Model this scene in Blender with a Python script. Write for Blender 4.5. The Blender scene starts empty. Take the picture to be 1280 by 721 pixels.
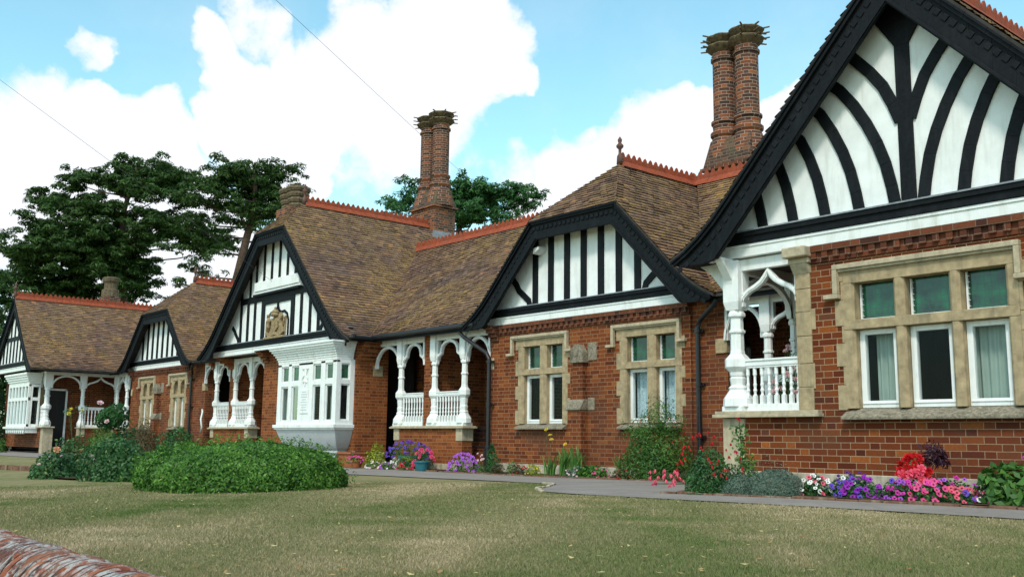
import bpy, bmesh, math, random
import numpy as np
from mathutils import Vector, Matrix
random.seed(7); RNG = np.random.default_rng(7)
SC = bpy.context.scene
COL = SC.collection
PI = math.pi

# ------------------------------------------------------------------ helpers
class MB:
    """collects shapes in world coordinates; build() links them as one mesh object"""
    def __init__(s, m=None):
        s.v = []; s.f = []; s.m = m
    def add(s, vs, fs):
        n = len(s.v)
        if s.m: vs = [s.m(*p) for p in vs]
        s.v += [tuple(p) for p in vs]; s.f += [tuple(i + n for i in f) for f in fs]
    def box(s, x0, x1, y0, y1, z0, z1):
        s.add([(x0,y0,z0),(x1,y0,z0),(x1,y1,z0),(x0,y1,z0),(x0,y0,z1),(x1,y0,z1),(x1,y1,z1),(x0,y1,z1)],
              [(0,3,2,1),(4,5,6,7),(0,1,5,4),(1,2,6,5),(2,3,7,6),(3,0,4,7)])
    def prism(s, poly, y0, y1):          # polygon in (x,z), extruded in y
        n = len(poly)
        s.add([(x, y0, z) for x, z in poly] + [(x, y1, z) for x, z in poly],
              [tuple(range(n)), tuple(range(2*n-1, n-1, -1))] + [(i, i+n, (i+1) % n + n, (i+1) % n) for i in range(n)])
    def prism_z(s, poly, z0, z1):        # polygon in (x,y), extruded in z
        n = len(poly)
        s.add([(x, y, z0) for x, y in poly] + [(x, y, z1) for x, y in poly],
              [tuple(range(n)), tuple(range(2*n-1, n-1, -1))] + [(i, i+n, (i+1) % n + n, (i+1) % n) for i in range(n)])
    def prism_x(s, poly, x0, x1):        # polygon in (y,z), extruded in x
        n = len(poly)
        s.add([(x0, y, z) for y, z in poly] + [(x1, y, z) for y, z in poly],
              [tuple(range(n)), tuple(range(2*n-1, n-1, -1))] + [(i, i+n, (i+1) % n + n, (i+1) % n) for i in range(n)])
    def band(s, pts, w, y0, y1, side=0):  # strip along (x,z) polyline; side 0 centred, 1 left only
        L, R = [], []
        for i, (x, z) in enumerate(pts):
            a = pts[max(i-1, 0)]; b = pts[min(i+1, len(pts)-1)]
            dx, dz = b[0]-a[0], b[1]-a[1]; l = math.hypot(dx, dz) or 1; nx, nz = -dz/l, dx/l
            if side == 0: L.append((x+nx*w/2, z+nz*w/2)); R.append((x-nx*w/2, z-nz*w/2))
            else: L.append((x, z)); R.append((x+nx*w*side, z+nz*w*side))
        for i in range(len(pts)-1):
            s.prism([L[i], L[i+1], R[i+1], R[i]], y0, y1)
    def tube(s, pts, r, n=8):
        pts = [Vector(p) for p in pts]; rs = r if isinstance(r, (list, tuple)) else [r]*len(pts)
        vs = []; fs = []
        for i, p in enumerate(pts):
            t = (pts[min(i+1, len(pts)-1)] - pts[max(i-1, 0)]).normalized()
            a = t.cross(Vector((0.13, 0.2, 0.97))); a = a.normalized() if a.length > .05 else t.cross(Vector((1, 0, 0))).normalized(); b = t.cross(a)
            for k in range(n):
                q = p + (a*math.cos(2*PI*k/n) + b*math.sin(2*PI*k/n))*rs[i]; vs.append(tuple(q))
        for i in range(len(pts)-1):
            for k in range(n): fs.append((i*n+k, i*n+(k+1) % n, (i+1)*n+(k+1) % n, (i+1)*n+k))
        fs.append(tuple(range(n))); fs.append(tuple(range((len(pts)-1)*n, len(pts)*n)))
        s.add(vs, fs)
    def lathe(s, cx, cy, prof, n=12, rot=0):
        vs = []; fs = []
        for r, z in prof:
            for k in range(n):
                a = 2*PI*k/n + rot; vs.append((cx+r*math.cos(a), cy+r*math.sin(a), z))
        for i in range(len(prof)-1):
            for k in range(n): fs.append((i*n+k, i*n+(k+1) % n, (i+1)*n+(k+1) % n, (i+1)*n+k))
        fs.append(tuple(range(n-1, -1, -1))); fs.append(tuple(range((len(prof)-1)*n, len(prof)*n)))
        s.add(vs, fs)
    def build(s, name, mat, parent=None, org=(0, 0, 0), smooth=False, bevel=0, loc=None):
        me = bpy.data.meshes.new(name)
        o3 = Vector(org) + (wloc(parent) if parent else Vector((0, 0, 0)))
        me.from_pydata([(a-o3.x, b-o3.y, c-o3.z) for a, b, c in s.v], [], s.f)
        bm = bmesh.new(); bm.from_mesh(me); bmesh.ops.recalc_face_normals(bm, faces=bm.faces); bm.to_mesh(me); bm.free()
        if smooth: me.shade_smooth()
        o = bpy.data.objects.new(name, me); COL.objects.link(o)
        me.materials.append(MAT[mat] if isinstance(mat, str) else mat)
        if parent: o.parent = parent
        o.location = org if loc is None else loc
        if bevel:
            b = o.modifiers.new('bevel', 'BEVEL'); b.width = bevel; b.segments = 2; b.limit_method = 'ANGLE'; b.angle_limit = .6
        return o
def wloc(o):
    v = Vector((0, 0, 0))
    while o: v += o.location; o = o.parent
    return v
def npmesh(name, V, F, mat, parent=None, rnd=None, smooth=False):
    """fast mesh: V (n,3) world coords, F (m,k) same vertex count each"""
    V = np.asarray(V, np.float32); F = np.asarray(F, np.int32); k = F.shape[1]
    if parent is not None: V = V - np.array(wloc(parent), np.float32)
    me = bpy.data.meshes.new(name); me.vertices.add(len(V)); me.vertices.foreach_set('co', V.ravel())
    me.loops.add(F.size); me.loops.foreach_set('vertex_index', F.ravel())
    me.polygons.add(len(F)); me.polygons.foreach_set('loop_start', np.arange(0, F.size, k, dtype=np.int32))
    try: me.polygons.foreach_set('loop_total', np.full(len(F), k, np.int32))
    except Exception: pass
    me.update(calc_edges=True)
    if rnd is not None:
        a = me.attributes.new('rnd', 'FLOAT', 'FACE'); a.data.foreach_set('value', np.asarray(rnd, np.float32))
    if smooth: me.shade_smooth()
    o = bpy.data.objects.new(name, me); COL.objects.link(o); me.materials.append(MAT[mat])
    if parent is not None: o.parent = parent
    return o
def tag(o, label=None, cat=None, group=None, kind=None):
    if label: o['label'] = label
    if cat: o['category'] = cat
    if group: o['group'] = group
    if kind: o['kind'] = kind
    return o
def thing(name, loc, label, cat, group=None):
    o = bpy.data.objects.new(name, None); COL.objects.link(o); o.location = loc; o.empty_display_size = .2
    return tag(o, label, cat, group)
def link_copy(src, parent, loc):
    c = src.copy(); COL.objects.link(c); c.parent = parent; c.location = loc; return c
def ground(x, y):
    t = min(max((x+15)/11, 0), 1); g = .1*t*t*(3-2*t) - (.02 if x < -15 else 0)*min(1, (-15-x)/4)
    if y < 7: g -= .012*(7-y)
    return g

# ------------------------------------------------------------------ materials
MAT = {}
class NT:
    def __init__(s, name):
        s.mat = bpy.data.materials.new(name); s.mat.use_nodes = True; s.t = s.mat.node_tree; s.t.nodes.clear()
        s.out = s.t.nodes.new('ShaderNodeOutputMaterial'); MAT[name] = s.mat
    def n(s, typ, **kw):
        o = s.t.nodes.new(typ)
        for k, v in kw.items(): setattr(o, k, v)
        return o
    def l(s, a, b): s.t.links.new(a, b)
    def inp(s, sock, v):
        if isinstance(v, bpy.types.NodeSocket): s.l(v, sock)
        else: sock.default_value = v
    def m(s, op, a, b=None, c=None):
        o = s.n('ShaderNodeMath', operation=op); s.inp(o.inputs[0], a)
        if b is not None: s.inp(o.inputs[1], b)
        if c is not None: s.inp(o.inputs[2], c)
        return o.outputs[0]
    def coord(s, kind='Object'):
        return s.n('ShaderNodeTexCoord').outputs[kind]
    def noise(s, scale, detail=3, rough=.5, vec=None, dist=0):
        o = s.n('ShaderNodeTexNoise'); o.inputs['Scale'].default_value = scale; o.inputs['Detail'].default_value = detail
        o.inputs['Roughness'].default_value = rough; o.inputs['Distortion'].default_value = dist
        s.l(vec if vec is not None else s.coord(), o.inputs['Vector']); return o.outputs['Fac']
    def ramp(s, fac, stops, interp='LINEAR'):
        o = s.n('ShaderNodeValToRGB'); o.color_ramp.interpolation = interp; e = o.color_ramp.elements
        while len(e) < len(stops): e.new(.5)
        for i, (p, c) in enumerate(stops): e[i].position = p; e[i].color = (*c, 1) if len(c) == 3 else c
        s.l(fac, o.inputs[0]); return o.outputs[0]
    def mix(s, fac, a, b, mode='MIX'):
        o = s.n('ShaderNodeMix', data_type='RGBA', blend_type=mode)
        s.inp(o.inputs[0], fac)
        s.inp(o.inputs[6], a if isinstance(a, bpy.types.NodeSocket) else (*a, 1)); s.inp(o.inputs[7], b if isinstance(b, bpy.types.NodeSocket) else (*b, 1))
        return o.outputs[2]
    def bump(s, h, strength=.3, dist=.01):
        o = s.n('ShaderNodeBump'); o.inputs['Strength'].default_value = strength; o.inputs['Distance'].default_value = dist
        s.l(h, o.inputs['Height']); return o.outputs[0]
    def pbr(s, col, rough=.6, normal=None, spec=.4, metal=0, **kw):
        o = s.n('ShaderNodeBsdfPrincipled'); s.inp(o.inputs['Base Color'], col if isinstance(col, bpy.types.NodeSocket) else (*col, 1))
        s.inp(o.inputs['Roughness'], rough); o.inputs['Specular IOR Level'].default_value = spec; o.inputs['Metallic'].default_value = metal
        if normal is not None: s.l(normal, o.inputs['Normal'])
        for k, v in kw.items(): s.inp(o.inputs[k.replace('_', ' ')], v)
        s.l(o.outputs[0], s.out.inputs[0]); return o
    def sep(s, vec):
        o = s.n('ShaderNodeSeparateXYZ'); s.l(vec, o.inputs[0]); return o.outputs
    def comb(s, x, y, z=0.):
        o = s.n('ShaderNodeCombineXYZ'); s.inp(o.inputs[0], x); s.inp(o.inputs[1], y); s.inp(o.inputs[2], z); return o.outputs[0]

def plain(name, c, rough=.6, var=.12, scale=9, bump=.1, spec=.4, streak=None):
    t = NT(name); f = t.noise(scale, 4, .6); lo = tuple(max(0, x*(1-var)) for x in c); hi = tuple(min(1, x*(1+var)) for x in c)
    col = t.ramp(f, [(.3, lo), (.7, hi)])
    if streak:      # weather stains with a shape of their own
        v = t.n('ShaderNodeMapping'); t.l(t.coord(), v.inputs[0]); v.inputs['Scale'].default_value = (1, 1, .15)
        g = t.noise(7, 5, .65, v.outputs[0]); col = t.mix(t.ramp(g, [(.52, (0,)*3), (.75, (1,)*3)]), col, streak)
    t.pbr(col, rough, t.bump(f, bump, .004), spec)
def brick(name, stops, mortar, around=None, dirt=(.09, .06, .04), dirt_at=(.55, .8), dirt_amt=.6):
    t = NT(name); c = t.coord(); x, y, z = t.sep(c)
    if around: u = t.m('MULTIPLY', t.m('ARCTAN2', y, x), around)
    else: u = t.m('ADD', x, y)
    wob = t.noise(2.3, 2, .5, c); z = t.m('ADD', z, t.m('MULTIPLY', t.m('SUBTRACT', wob, .5), .006))
    row = t.m('FLOOR', t.m('DIVIDE', z, .075)); fv = t.m('SUBTRACT', z, t.m('MULTIPLY', row, .075))
    odd = t.m('FLOORED_MODULO', row, 2.); jit = t.n('ShaderNodeTexWhiteNoise', noise_dimensions='1D'); t.l(row, jit.inputs['W'])
    up = t.m('ADD', t.m('ADD', u, t.m('MULTIPLY', odd, .18)), t.m('MULTIPLY', jit.outputs['Value'], .025))
    cell = t.m('FLOOR', t.m('DIVIDE', up, .36)); fu = t.m('SUBTRACT', up, t.m('MULTIPLY', cell, .36))
    isH = t.m('GREATER_THAN', fu, .24); lu = t.m('SUBTRACT', fu, t.m('MULTIPLY', isH, .24)); w = t.m('SUBTRACT', .24, t.m('MULTIPLY', isH, .12))
    du = t.m('MINIMUM', lu, t.m('SUBTRACT', w, lu)); dv = t.m('MINIMUM', fv, t.m('SUBTRACT', .075, fv)); d = t.m('MINIMUM', du, dv)
    ed = t.noise(60, 2, .5, c); d = t.m('ADD', d, t.m('MULTIPLY', t.m('SUBTRACT', ed, .5), .004))
    mm = t.n('ShaderNodeMapRange', interpolation_type='SMOOTHSTEP'); t.l(d, mm.inputs[0]); mm.inputs[1].default_value = .0028; mm.inputs[2].default_value = .0062
    wn = t.n('ShaderNodeTexWhiteNoise', noise_dimensions='2D'); t.l(t.comb(t.m('ADD', t.m('MULTIPLY', cell, 2.), isH), row), wn.inputs['Vector'])
    bc = t.ramp(wn.outputs['Value'], stops)
    f1 = t.noise(35, 4, .65, c); bc = t.mix(t.m('MULTIPLY', t.ramp(f1, [(.35, (0,)*3), (.8, (1,)*3)]), .45), bc, tuple(v*.45 for v in stops[len(stops)//2][1]))
    f2 = t.noise(1.1, 5, .6, c); dm = t.ramp(f2, [(dirt_at[0], (0,)*3), (dirt_at[1], (1,)*3)])
    col = t.mix(mm.outputs[0], mortar, bc); col = t.mix(t.m('MULTIPLY', dm, dirt_amt), col, dirt)
    f3 = t.noise(.5, 2, .5, c); col = t.mix(t.m('MULTIPLY', t.ramp(f3, [(.45, (0,)*3), (.7, (1,)*3)]), .22), col, tuple(min(1, v*1.4) for v in stops[-1][1]))
    h = t.m('ADD', t.m('MULTIPLY', mm.outputs[0], 1.), t.m('MULTIPLY', f1, .35))
    t.pbr(col, .85, t.bump(h, .7, .006), .12)
RED = [(0, (.075, .018, .01)), (.2, (.125, .026, .01)), (.6, (.165, .038, .012)), (.88, (.2, .05, .015)), (.94, (.29, .08, .018)), (.98, (.34, .1, .025)), (1, (.05, .025, .025))]
brick('brick_deep', RED, (.36, .235, .145))
RED2 = [(0, (.085, .022, .012)), (.2, (.145, .035, .013)), (.6, (.195, .05, .016)), (.85, (.235, .065, .019)), (.97, (.3, .095, .025)), (1, (.06, .03, .03))]
brick('brick', RED2, (.31, .195, .115), dirt_at=(.5, .72), dirt=(.07, .045, .03))
ORG = [(0, (.1, .025, .012)), (.4, (.2, .053, .016)), (.8, (.26, .073, .021)), (1, (.33, .1, .028))]
brick('brick_bright', ORG, (.3, .19, .11), dirt_amt=.4)
CHB = [(0, (.045, .03, .028)), (.35, (.1, .045, .032)), (.6, (.2, .062, .028)), (.85, (.34, .11, .04)), (1, (.07, .045, .045))]
brick('brick_round', CHB, (.42, .34, .26), around=.255, dirt=(.07, .06, .045), dirt_amt=.5)
brick('brick_sooty', [(0, (.03, .025, .022)), (.5, (.07, .045, .035)), (.8, (.13, .06, .04)), (1, (.2, .08, .04))], (.2, .17, .13), dirt=(.13, .12, .07), dirt_at=(.48, .7), dirt_amt=.7)
brick('brick_stack', CHB, (.38, .3, .22), dirt=(.07, .06, .045), dirt_at=(.5, .75), dirt_amt=.7)
brick('brick_dark', [(0, (.06, .025, .02)), (.5, (.13, .04, .022)), (1, (.19, .06, .03))], (.2, .13, .09))
plain('stone', (.37, .285, .175), .85, .3, 9, .3, .12, streak=(.19, .16, .11))
plain('stone_pale', (.44, .37, .26), .85, .22, 14, .3, .2, streak=(.25, .22, .17))
plain('stone_weathered', (.23, .2, .15), .9, .5, 30, .5, .2, streak=(.08, .07, .05))
plain('sooty_stone', (.13, .1, .065), .95, .5, 16, .5, .1, streak=(.24, .2, .1))
plain('plinth_stone', (.42, .37, .29), .9, .3, 10, .4, .2, streak=(.15, .14, .1))
plain('carved_stone', (.3, .225, .13), .9, .4, 25, .5, .2)
plain('plaster', (.8, .82, .82), .75, .08, 4, .25, .2, streak=(.66, .67, .65))
plain('white_paint', (.8, .82, .82), .42, .05, 12, .08, .4, streak=(.6, .6, .55))
plain('grey_paint', (.5, .53, .55), .5, .08, 8, .1, .4)
plain('black_timber', (.004, .0055, .008), .65, .6, 26, .4, .2, streak=(.012, .014, .017))
plain('black_iron', (.011, .012, .015), .4, .4, 30, .1, .5)
plain('lead', (.23, .25, .28), .5, .3, 15, .2, .5)
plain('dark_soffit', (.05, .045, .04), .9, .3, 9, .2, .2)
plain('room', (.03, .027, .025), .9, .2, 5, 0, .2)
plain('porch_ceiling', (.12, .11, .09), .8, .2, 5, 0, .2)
plain('doorway_shade', (.004, .006, .009), .35, .3, 9, .05, .5)  # near black: the shade inside an open doorway, put into the colour
plain('stone_floor', (.18, .15, .12), .8, .3, 6, .2, .3)
plain('terracotta', (.36, .115, .045), .75, .2, 12, .15, .3)
plain('green_plastic', (.02, .1, .06), .4, .2, 12, .05, .5)
plain('blue_plastic', (.02, .13, .17), .4, .2, 12, .05, .5)
plain('cresting', (.28, .06, .026), .8, .28, 10, .25, .25, streak=(.2, .08, .05))
plain('finial_clay', (.13, .07, .055), .8, .3, 20, .2, .25)
plain('soil', (.07, .045, .03), .95, .5, 30, .8, .1)
plain('bark', (.09, .06, .045), .95, .5, 14, .8, .1)
plain('stem', (.05, .09, .03), .8, .3, 14, .2, .2)
plain('curtain_green', (.46, .53, .48), .85, .1, 3, .1, .2)
plain('curtain_lace', (.6, .7, .82), .85, .35, 45, .2, .2)
plain('curtain_white', (.75, .77, .75), .85, .08, 3, .1, .2)
plain('dark_wood', (.02, .013, .01), .5, .4, 14, .2, .4)
plain('cable', (.05, .05, .05), .6, .1, 14, 0, .4)
plain('edging', (.16, .085, .055), .9, .4, 18, .5, .2, streak=(.3, .27, .2))
plain('wood_old', (.2, .13, .08), .8, .3, 14, .2, .3)
def glass():
    t = NT('glass'); tr = t.n('ShaderNodeBsdfTransparent'); tr.inputs[0].default_value = (.8, .86, .86, 1)
    gl = t.n('ShaderNodeBsdfGlossy'); gl.inputs['Roughness'].default_value = .03; gl.inputs[0].default_value = (.9, .95, 1, 1)
    lw = t.n('ShaderNodeFresnel'); lw.inputs[0].default_value = 1.5
    f = t.noise(2.5, 2, .5); b = t.bump(f, .08, .02); t.l(b, gl.inputs['Normal'])
    mx = t.n('ShaderNodeMixShader'); t.l(t.m('MULTIPLY', lw.outputs[0], .28), mx.inputs[0]); t.l(tr.outputs[0], mx.inputs[1]); t.l(gl.outputs[0], mx.inputs[2]); t.l(mx.outputs[0], t.out.inputs[0])
glass()
def leaded():
    t = NT('leaded_glass'); c = t.coord(); x, y, z = t.sep(c); u = t.m('ADD', x, y)
    vo = t.n('ShaderNodeTexVoronoi', feature='DISTANCE_TO_EDGE'); vo.inputs['Scale'].default_value = 13; vo.inputs['Randomness'].default_value = .25
    t.l(t.comb(u, z), vo.inputs['Vector'])
    ln = t.ramp(vo.outputs['Distance'], [(.03, (1,)*3), (.07, (0,)*3)])
    n2 = t.noise(5, 3, .6, c); g = t.ramp(n2, [(.35, (0, .018, .012)), (.7, (.002, .12, .05))])
    t.pbr(t.mix(ln, g, (.02, .035, .035)), .12, t.bump(n2, .15, .01), .6)
leaded()
def tiles():
    t = NT('roof_tile'); a = t.n('ShaderNodeAttribute', attribute_name='rnd', attribute_type='GEOMETRY'); c = t.coord('Object')
    col = t.ramp(a.outputs['Fac'], [(0, (.11, .068, .055)), (.25, (.165, .09, .065)), (.5, (.24, .13, .084)), (.7, (.23, .15, .12)), (.87, (.35, .2, .12)), (1, (.44, .21, .1))])
    n = t.noise(22, 5, .7, c); col = t.mix(t.m('MULTIPLY', n, .35), col, (.05, .042, .035))
    n3 = t.noise(.45, 3, .55, c); col = t.mix(t.m('MULTIPLY', t.ramp(n3, [(.4, (0,)*3), (.62, (1,)*3)]), .4), col, (.11, .085, .088))
    n2 = t.noise(.55, 6, .72, c, .4); n4 = t.noise(14, 4, .7, c)
    mask = t.m('MULTIPLY', t.ramp(n2, [(.41, (0,)*3), (.64, (1,)*3)]), t.ramp(n4, [(.42, (0,)*3), (.6, (1,)*3)]))
    col = t.mix(t.m('MULTIPLY', mask, .8), col, (.38, .24, .055))
    n5 = t.noise(30, 3, .6, c); col = t.mix(t.m('MULTIPLY', t.ramp(n5, [(.63, (0,)*3), (.72, (1,)*3)]), .6), col, (.33, .3, .22))
    t.pbr(col, .9, t.bump(t.m('ADD', n, n4), .5, .008), .2)
tiles()
def leafmat(name, c0, c1, rough=.5, trans=.3, c2=None):
    t = NT(name); a = t.n('ShaderNodeAttribute', attribute_name='rnd', attribute_type='GEOMETRY')
    st = [(0, c0), (.9, c1)] + ([(1, c2)] if c2 else [])
    col = t.ramp(a.outputs['Fac'], st)
    p = t.n('ShaderNodeBsdfPrincipled'); t.l(col, p.inputs['Base Color']); p.inputs['Roughness'].default_value = rough; p.inputs['Specular IOR Level'].default_value = .35
    tl = t.n('ShaderNodeBsdfTranslucent'); t.l(col, tl.inputs[0]); mx = t.n('ShaderNodeMixShader'); mx.inputs[0].default_value = trans
    t.l(p.outputs[0], mx.inputs[1]); t.l(tl.outputs[0], mx.inputs[2]); t.l(mx.outputs[0], t.out.inputs[0])
leafmat('pine', (.014, .045, .008), (.07, .15, .026), .6, .25)
leafmat('pine_lighter', (.018, .075, .022), (.07, .2, .05), .6, .25)
leafmat('leaf_bright', (.025, .09, .01), (.11, .27, .03), c2=(.2, .36, .06))
leafmat('leaf_dark', (.015, .07, .018), (.06, .18, .045))
leafmat('leaf_mid', (.03, .1, .018), (.11, .25, .045), c2=(.24, .3, .07))
leafmat('leaf_blue', (.018, .075, .022), (.075, .19, .055), c2=(.16, .26, .07))
leafmat('leaf_grey', (.07, .12, .09), (.2, .29, .22), .8, .15)
leafmat('leaf_brown', (.05, .06, .02), (.13, .1, .05), c2=(.2, .07, .04))
leafmat('leaf_purple', (.02, .008, .018), (.07, .02, .045))
leafmat('leaf_yellow', (.15, .22, .02), (.4, .45, .04))
leafmat('hedge', (.006, .03, .008), (.02, .07, .015), .7, .1)
leafmat('fallen', (.3, .14, .04), (.6, .48, .22), .8, .1)
leafmat('grass_blade', (.09, .16, .03), (.4, .32, .18), .8, .3, c2=(.6, .47, .31))
for nm, c in dict(white=(.88, .88, .85), pink=(.85, .1, .3), salmon=(.9, .13, .22), red=(.55, .008, .012), purple=(.36, .025, .5), violet=(.15, .08, .6), magenta=(.72, .05, .45), yellow=(.85, .65, .05), lilac=(.45, .12, .7), dark_violet=(.1, .02, .26), peach=(.75, .35, .2), pale=(.8, .55, .6)).items():
    leafmat('petal_' + nm, tuple(v*.3 for v in c), tuple(min(1, v*1.15) for v in c), .6, .3)
def ground_mats():
    t = NT('lawn'); c = t.coord(); a = t.noise(.45, 5, .65, c, .3); b = t.noise(3, 5, .7, c); d = t.noise(60, 4, .7, c)
    col = t.mix(t.ramp(a, [(.38, (0,)*3), (.62, (1,)*3)]), (.13, .165, .045), (.32, .265, .135))
    col = t.mix(t.ramp(b, [(.4, (0,)*3), (.68, (1,)*3)]), col, (.36, .29, .16)); col = t.mix(t.m('MULTIPLY', d, .5), col, (.09, .1, .04))
    t.pbr(col, .95, t.bump(d, .8, .02), .1)
    t = NT('asphalt'); c = t.coord(); a = t.noise(150, 3, .6, c); b = t.noise(1.2, 4, .6, c)
    col = t.mix(t.ramp(b, [(.35, (0,)*3), (.7, (1,)*3)]), (.2, .172, .155), (.28, .245, .22)); col = t.mix(t.m('MULTIPLY', a, .5), col, (.32, .29, .275)); e = t.noise(7, 5, .7, c); col = t.mix(t.m('MULTIPLY', t.ramp(e, [(.5, (0,)*3), (.7, (1,)*3)]), .4), col, (.11, .1, .095))
    t.pbr(col, .9, t.bump(a, .5, .004), .3)
    # half-round coping bricks: one brick on edge every 75 mm along x, lichen streaks
    t = NT('coping'); c = t.coord(); x, y, z = t.sep(c); w = t.noise(6, 3, .6, c)
    xx = t.m('ADD', t.m('ADD', x, t.m('MULTIPLY', w, .05)), t.m('MULTIPLY', z, .25)); k = t.m('FLOOR', t.m('DIVIDE', xx, .075)); fx = t.m('SUBTRACT', xx, t.m('MULTIPLY', k, .075))
    d = t.m('MINIMUM', fx, t.m('SUBTRACT', .075, fx)); wn = t.n('ShaderNodeTexWhiteNoise', noise_dimensions='1D'); t.l(k, wn.inputs['W'])
    col = t.ramp(wn.outputs['Value'], [(0, (.1, .035, .025)), (.4, (.24, .06, .035)), (.8, (.32, .1, .04)), (1, (.15, .09, .07))])
    n = t.noise(14, 6, .75, c, .5); col = t.mix(t.ramp(n, [(.46, (0,)*3), (.58, (1,)*3)]), col, (.4, .38, .37)); n2 = t.noise(26, 4, .7, c); col = t.mix(t.ramp(n2, [(.5, (0,)*3), (.68, (1,)*3)]), col, (.06, .035, .03))
    j = t.ramp(d, [(.0, (1,)*3), (.006, (0,)*3)]); j.node.color_ramp.elements[1].position = .007
    col = t.mix(j, col, (.05, .035, .03)); t.pbr(col, .85, t.bump(t.m('SUBTRACT', t.m('ADD', n, n2), j), .9, .012), .25)
ground_mats()

# ------------------------------------------------------------------ roofs
def profile(zr, w, zt):
    p = ((zr-zt)/w - .0608)/.865; db = .73*w
    def f(d):
        if d <= db: return zr - p*d
        e = d-db; L = w-db
        return zr - p*db - (p*e - (p-.45)*e*e/(2*L))
    f.p = p; f.w = w; f.zr = zr; return f
def clip(poly, conv):
    n = len(conv)
    for i in range(n):
        a = conv[i]; b = conv[(i+1) % n]; out = []
        if not poly: return []
        def side(q): return (b[0]-a[0])*(q[1]-a[1]) - (b[1]-a[1])*(q[0]-a[0])
        for j in range(len(poly)):
            c = poly[j]; d = poly[(j+1) % len(poly)]; sc, sd = side(c), side(d)
            if sc >= 0: out.append(c)
            if (sc >= 0) != (sd >= 0):
                t = sc/(sc-sd); out.append((c[0]+(d[0]-c[0])*t, c[1]+(d[1]-c[1])*t))
        poly = out
    return poly
class Roof:
    def __init__(s): s.v = []; s.f = []; s.r = []
    def slope(s, P, zf, conv, smax, dmax, smin=0, dmin=0, gauge=.105, width=.168, lift=.03):
        """conv: convex polygon in (s,d), counter-clockwise"""
        area = sum(conv[i][0]*conv[(i+1) % len(conv)][1]-conv[(i+1) % len(conv)][0]*conv[i][1] for i in range(len(conv)))
        if area < 0: conv = conv[::-1]
        d = dmax; row = 0
        while d > dmin+.01:
            sl = (zf(max(d-.02, 0))-zf(d))/.02 if d > .02 else 1; dd = gauge/math.sqrt(1+sl*sl); d0 = max(d-dd, dmin)
            off = (row % 2)*width/2 + random.uniform(-.01, .01); n = int((smax-smin)/width)+3
            rowr = random.gauss(0, .03)
            for k in range(n):
                a = smin - off + (k-.5)*width; b = a + width - .004
                q = clip([(a, d0-.004), (b, d0-.004), (b, d), (a, d)], conv)
                if len(q) < 3: continue
                j = random.uniform(-.006, .009); jl = random.uniform(-.008, .008)
                top = []
                for (u, e) in q:
                    t = (e-d0)/max(d-d0, 1e-4); x, y = P(u, e + (jl if t > .9 else 0)); top.append((x, y, zf(e) + .004 + lift*max(t, 0) + j*t))
                i0 = len(s.v); s.v += top; s.f.append(tuple(range(i0, i0+len(top)))); r = min(max(random.gauss(.5, .27)+rowr, 0), 1); s.r.append(r)
                low = [i for i, (u, e) in enumerate(q) if e > d-.0005]
                if len(low) >= 2:
                    lo, hi = min(low, key=lambda i: q[i][0]), max(low, key=lambda i: q[i][0]); p0, p1 = top[lo], top[hi]
                    i1 = len(s.v); s.v += [p0, p1, (p1[0], p1[1], p1[2]-.016), (p0[0], p0[1], p0[2]-.016)]; s.f.append((i1, i1+1, i1+2, i1+3)); s.r.append(r*.8)
            d = d0; row += 1
    def build(s, name, parent):
        o3 = wloc(parent); me = bpy.data.meshes.new(name); me.from_pydata([(a-o3.x, b-o3.y, c) for a, b, c in s.v], [], s.f)
        a = me.attributes.new('rnd', 'FLOAT', 'FACE'); a.data.foreach_set('value', s.r)
        o = bpy.data.objects.new(name, me); COL.objects.link(o); me.materials.append(MAT['roof_tile']); o.parent = parent; return o
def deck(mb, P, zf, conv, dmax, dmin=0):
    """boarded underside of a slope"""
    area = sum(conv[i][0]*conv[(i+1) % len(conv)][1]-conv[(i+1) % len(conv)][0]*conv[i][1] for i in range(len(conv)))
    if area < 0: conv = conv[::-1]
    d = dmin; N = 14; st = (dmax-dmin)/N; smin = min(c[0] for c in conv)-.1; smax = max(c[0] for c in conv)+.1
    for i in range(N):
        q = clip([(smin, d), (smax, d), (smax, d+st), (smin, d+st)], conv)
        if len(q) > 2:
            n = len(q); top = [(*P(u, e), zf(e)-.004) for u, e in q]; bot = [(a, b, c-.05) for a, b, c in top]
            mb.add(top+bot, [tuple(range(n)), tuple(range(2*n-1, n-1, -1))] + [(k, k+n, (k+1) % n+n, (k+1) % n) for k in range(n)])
        d += st
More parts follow.
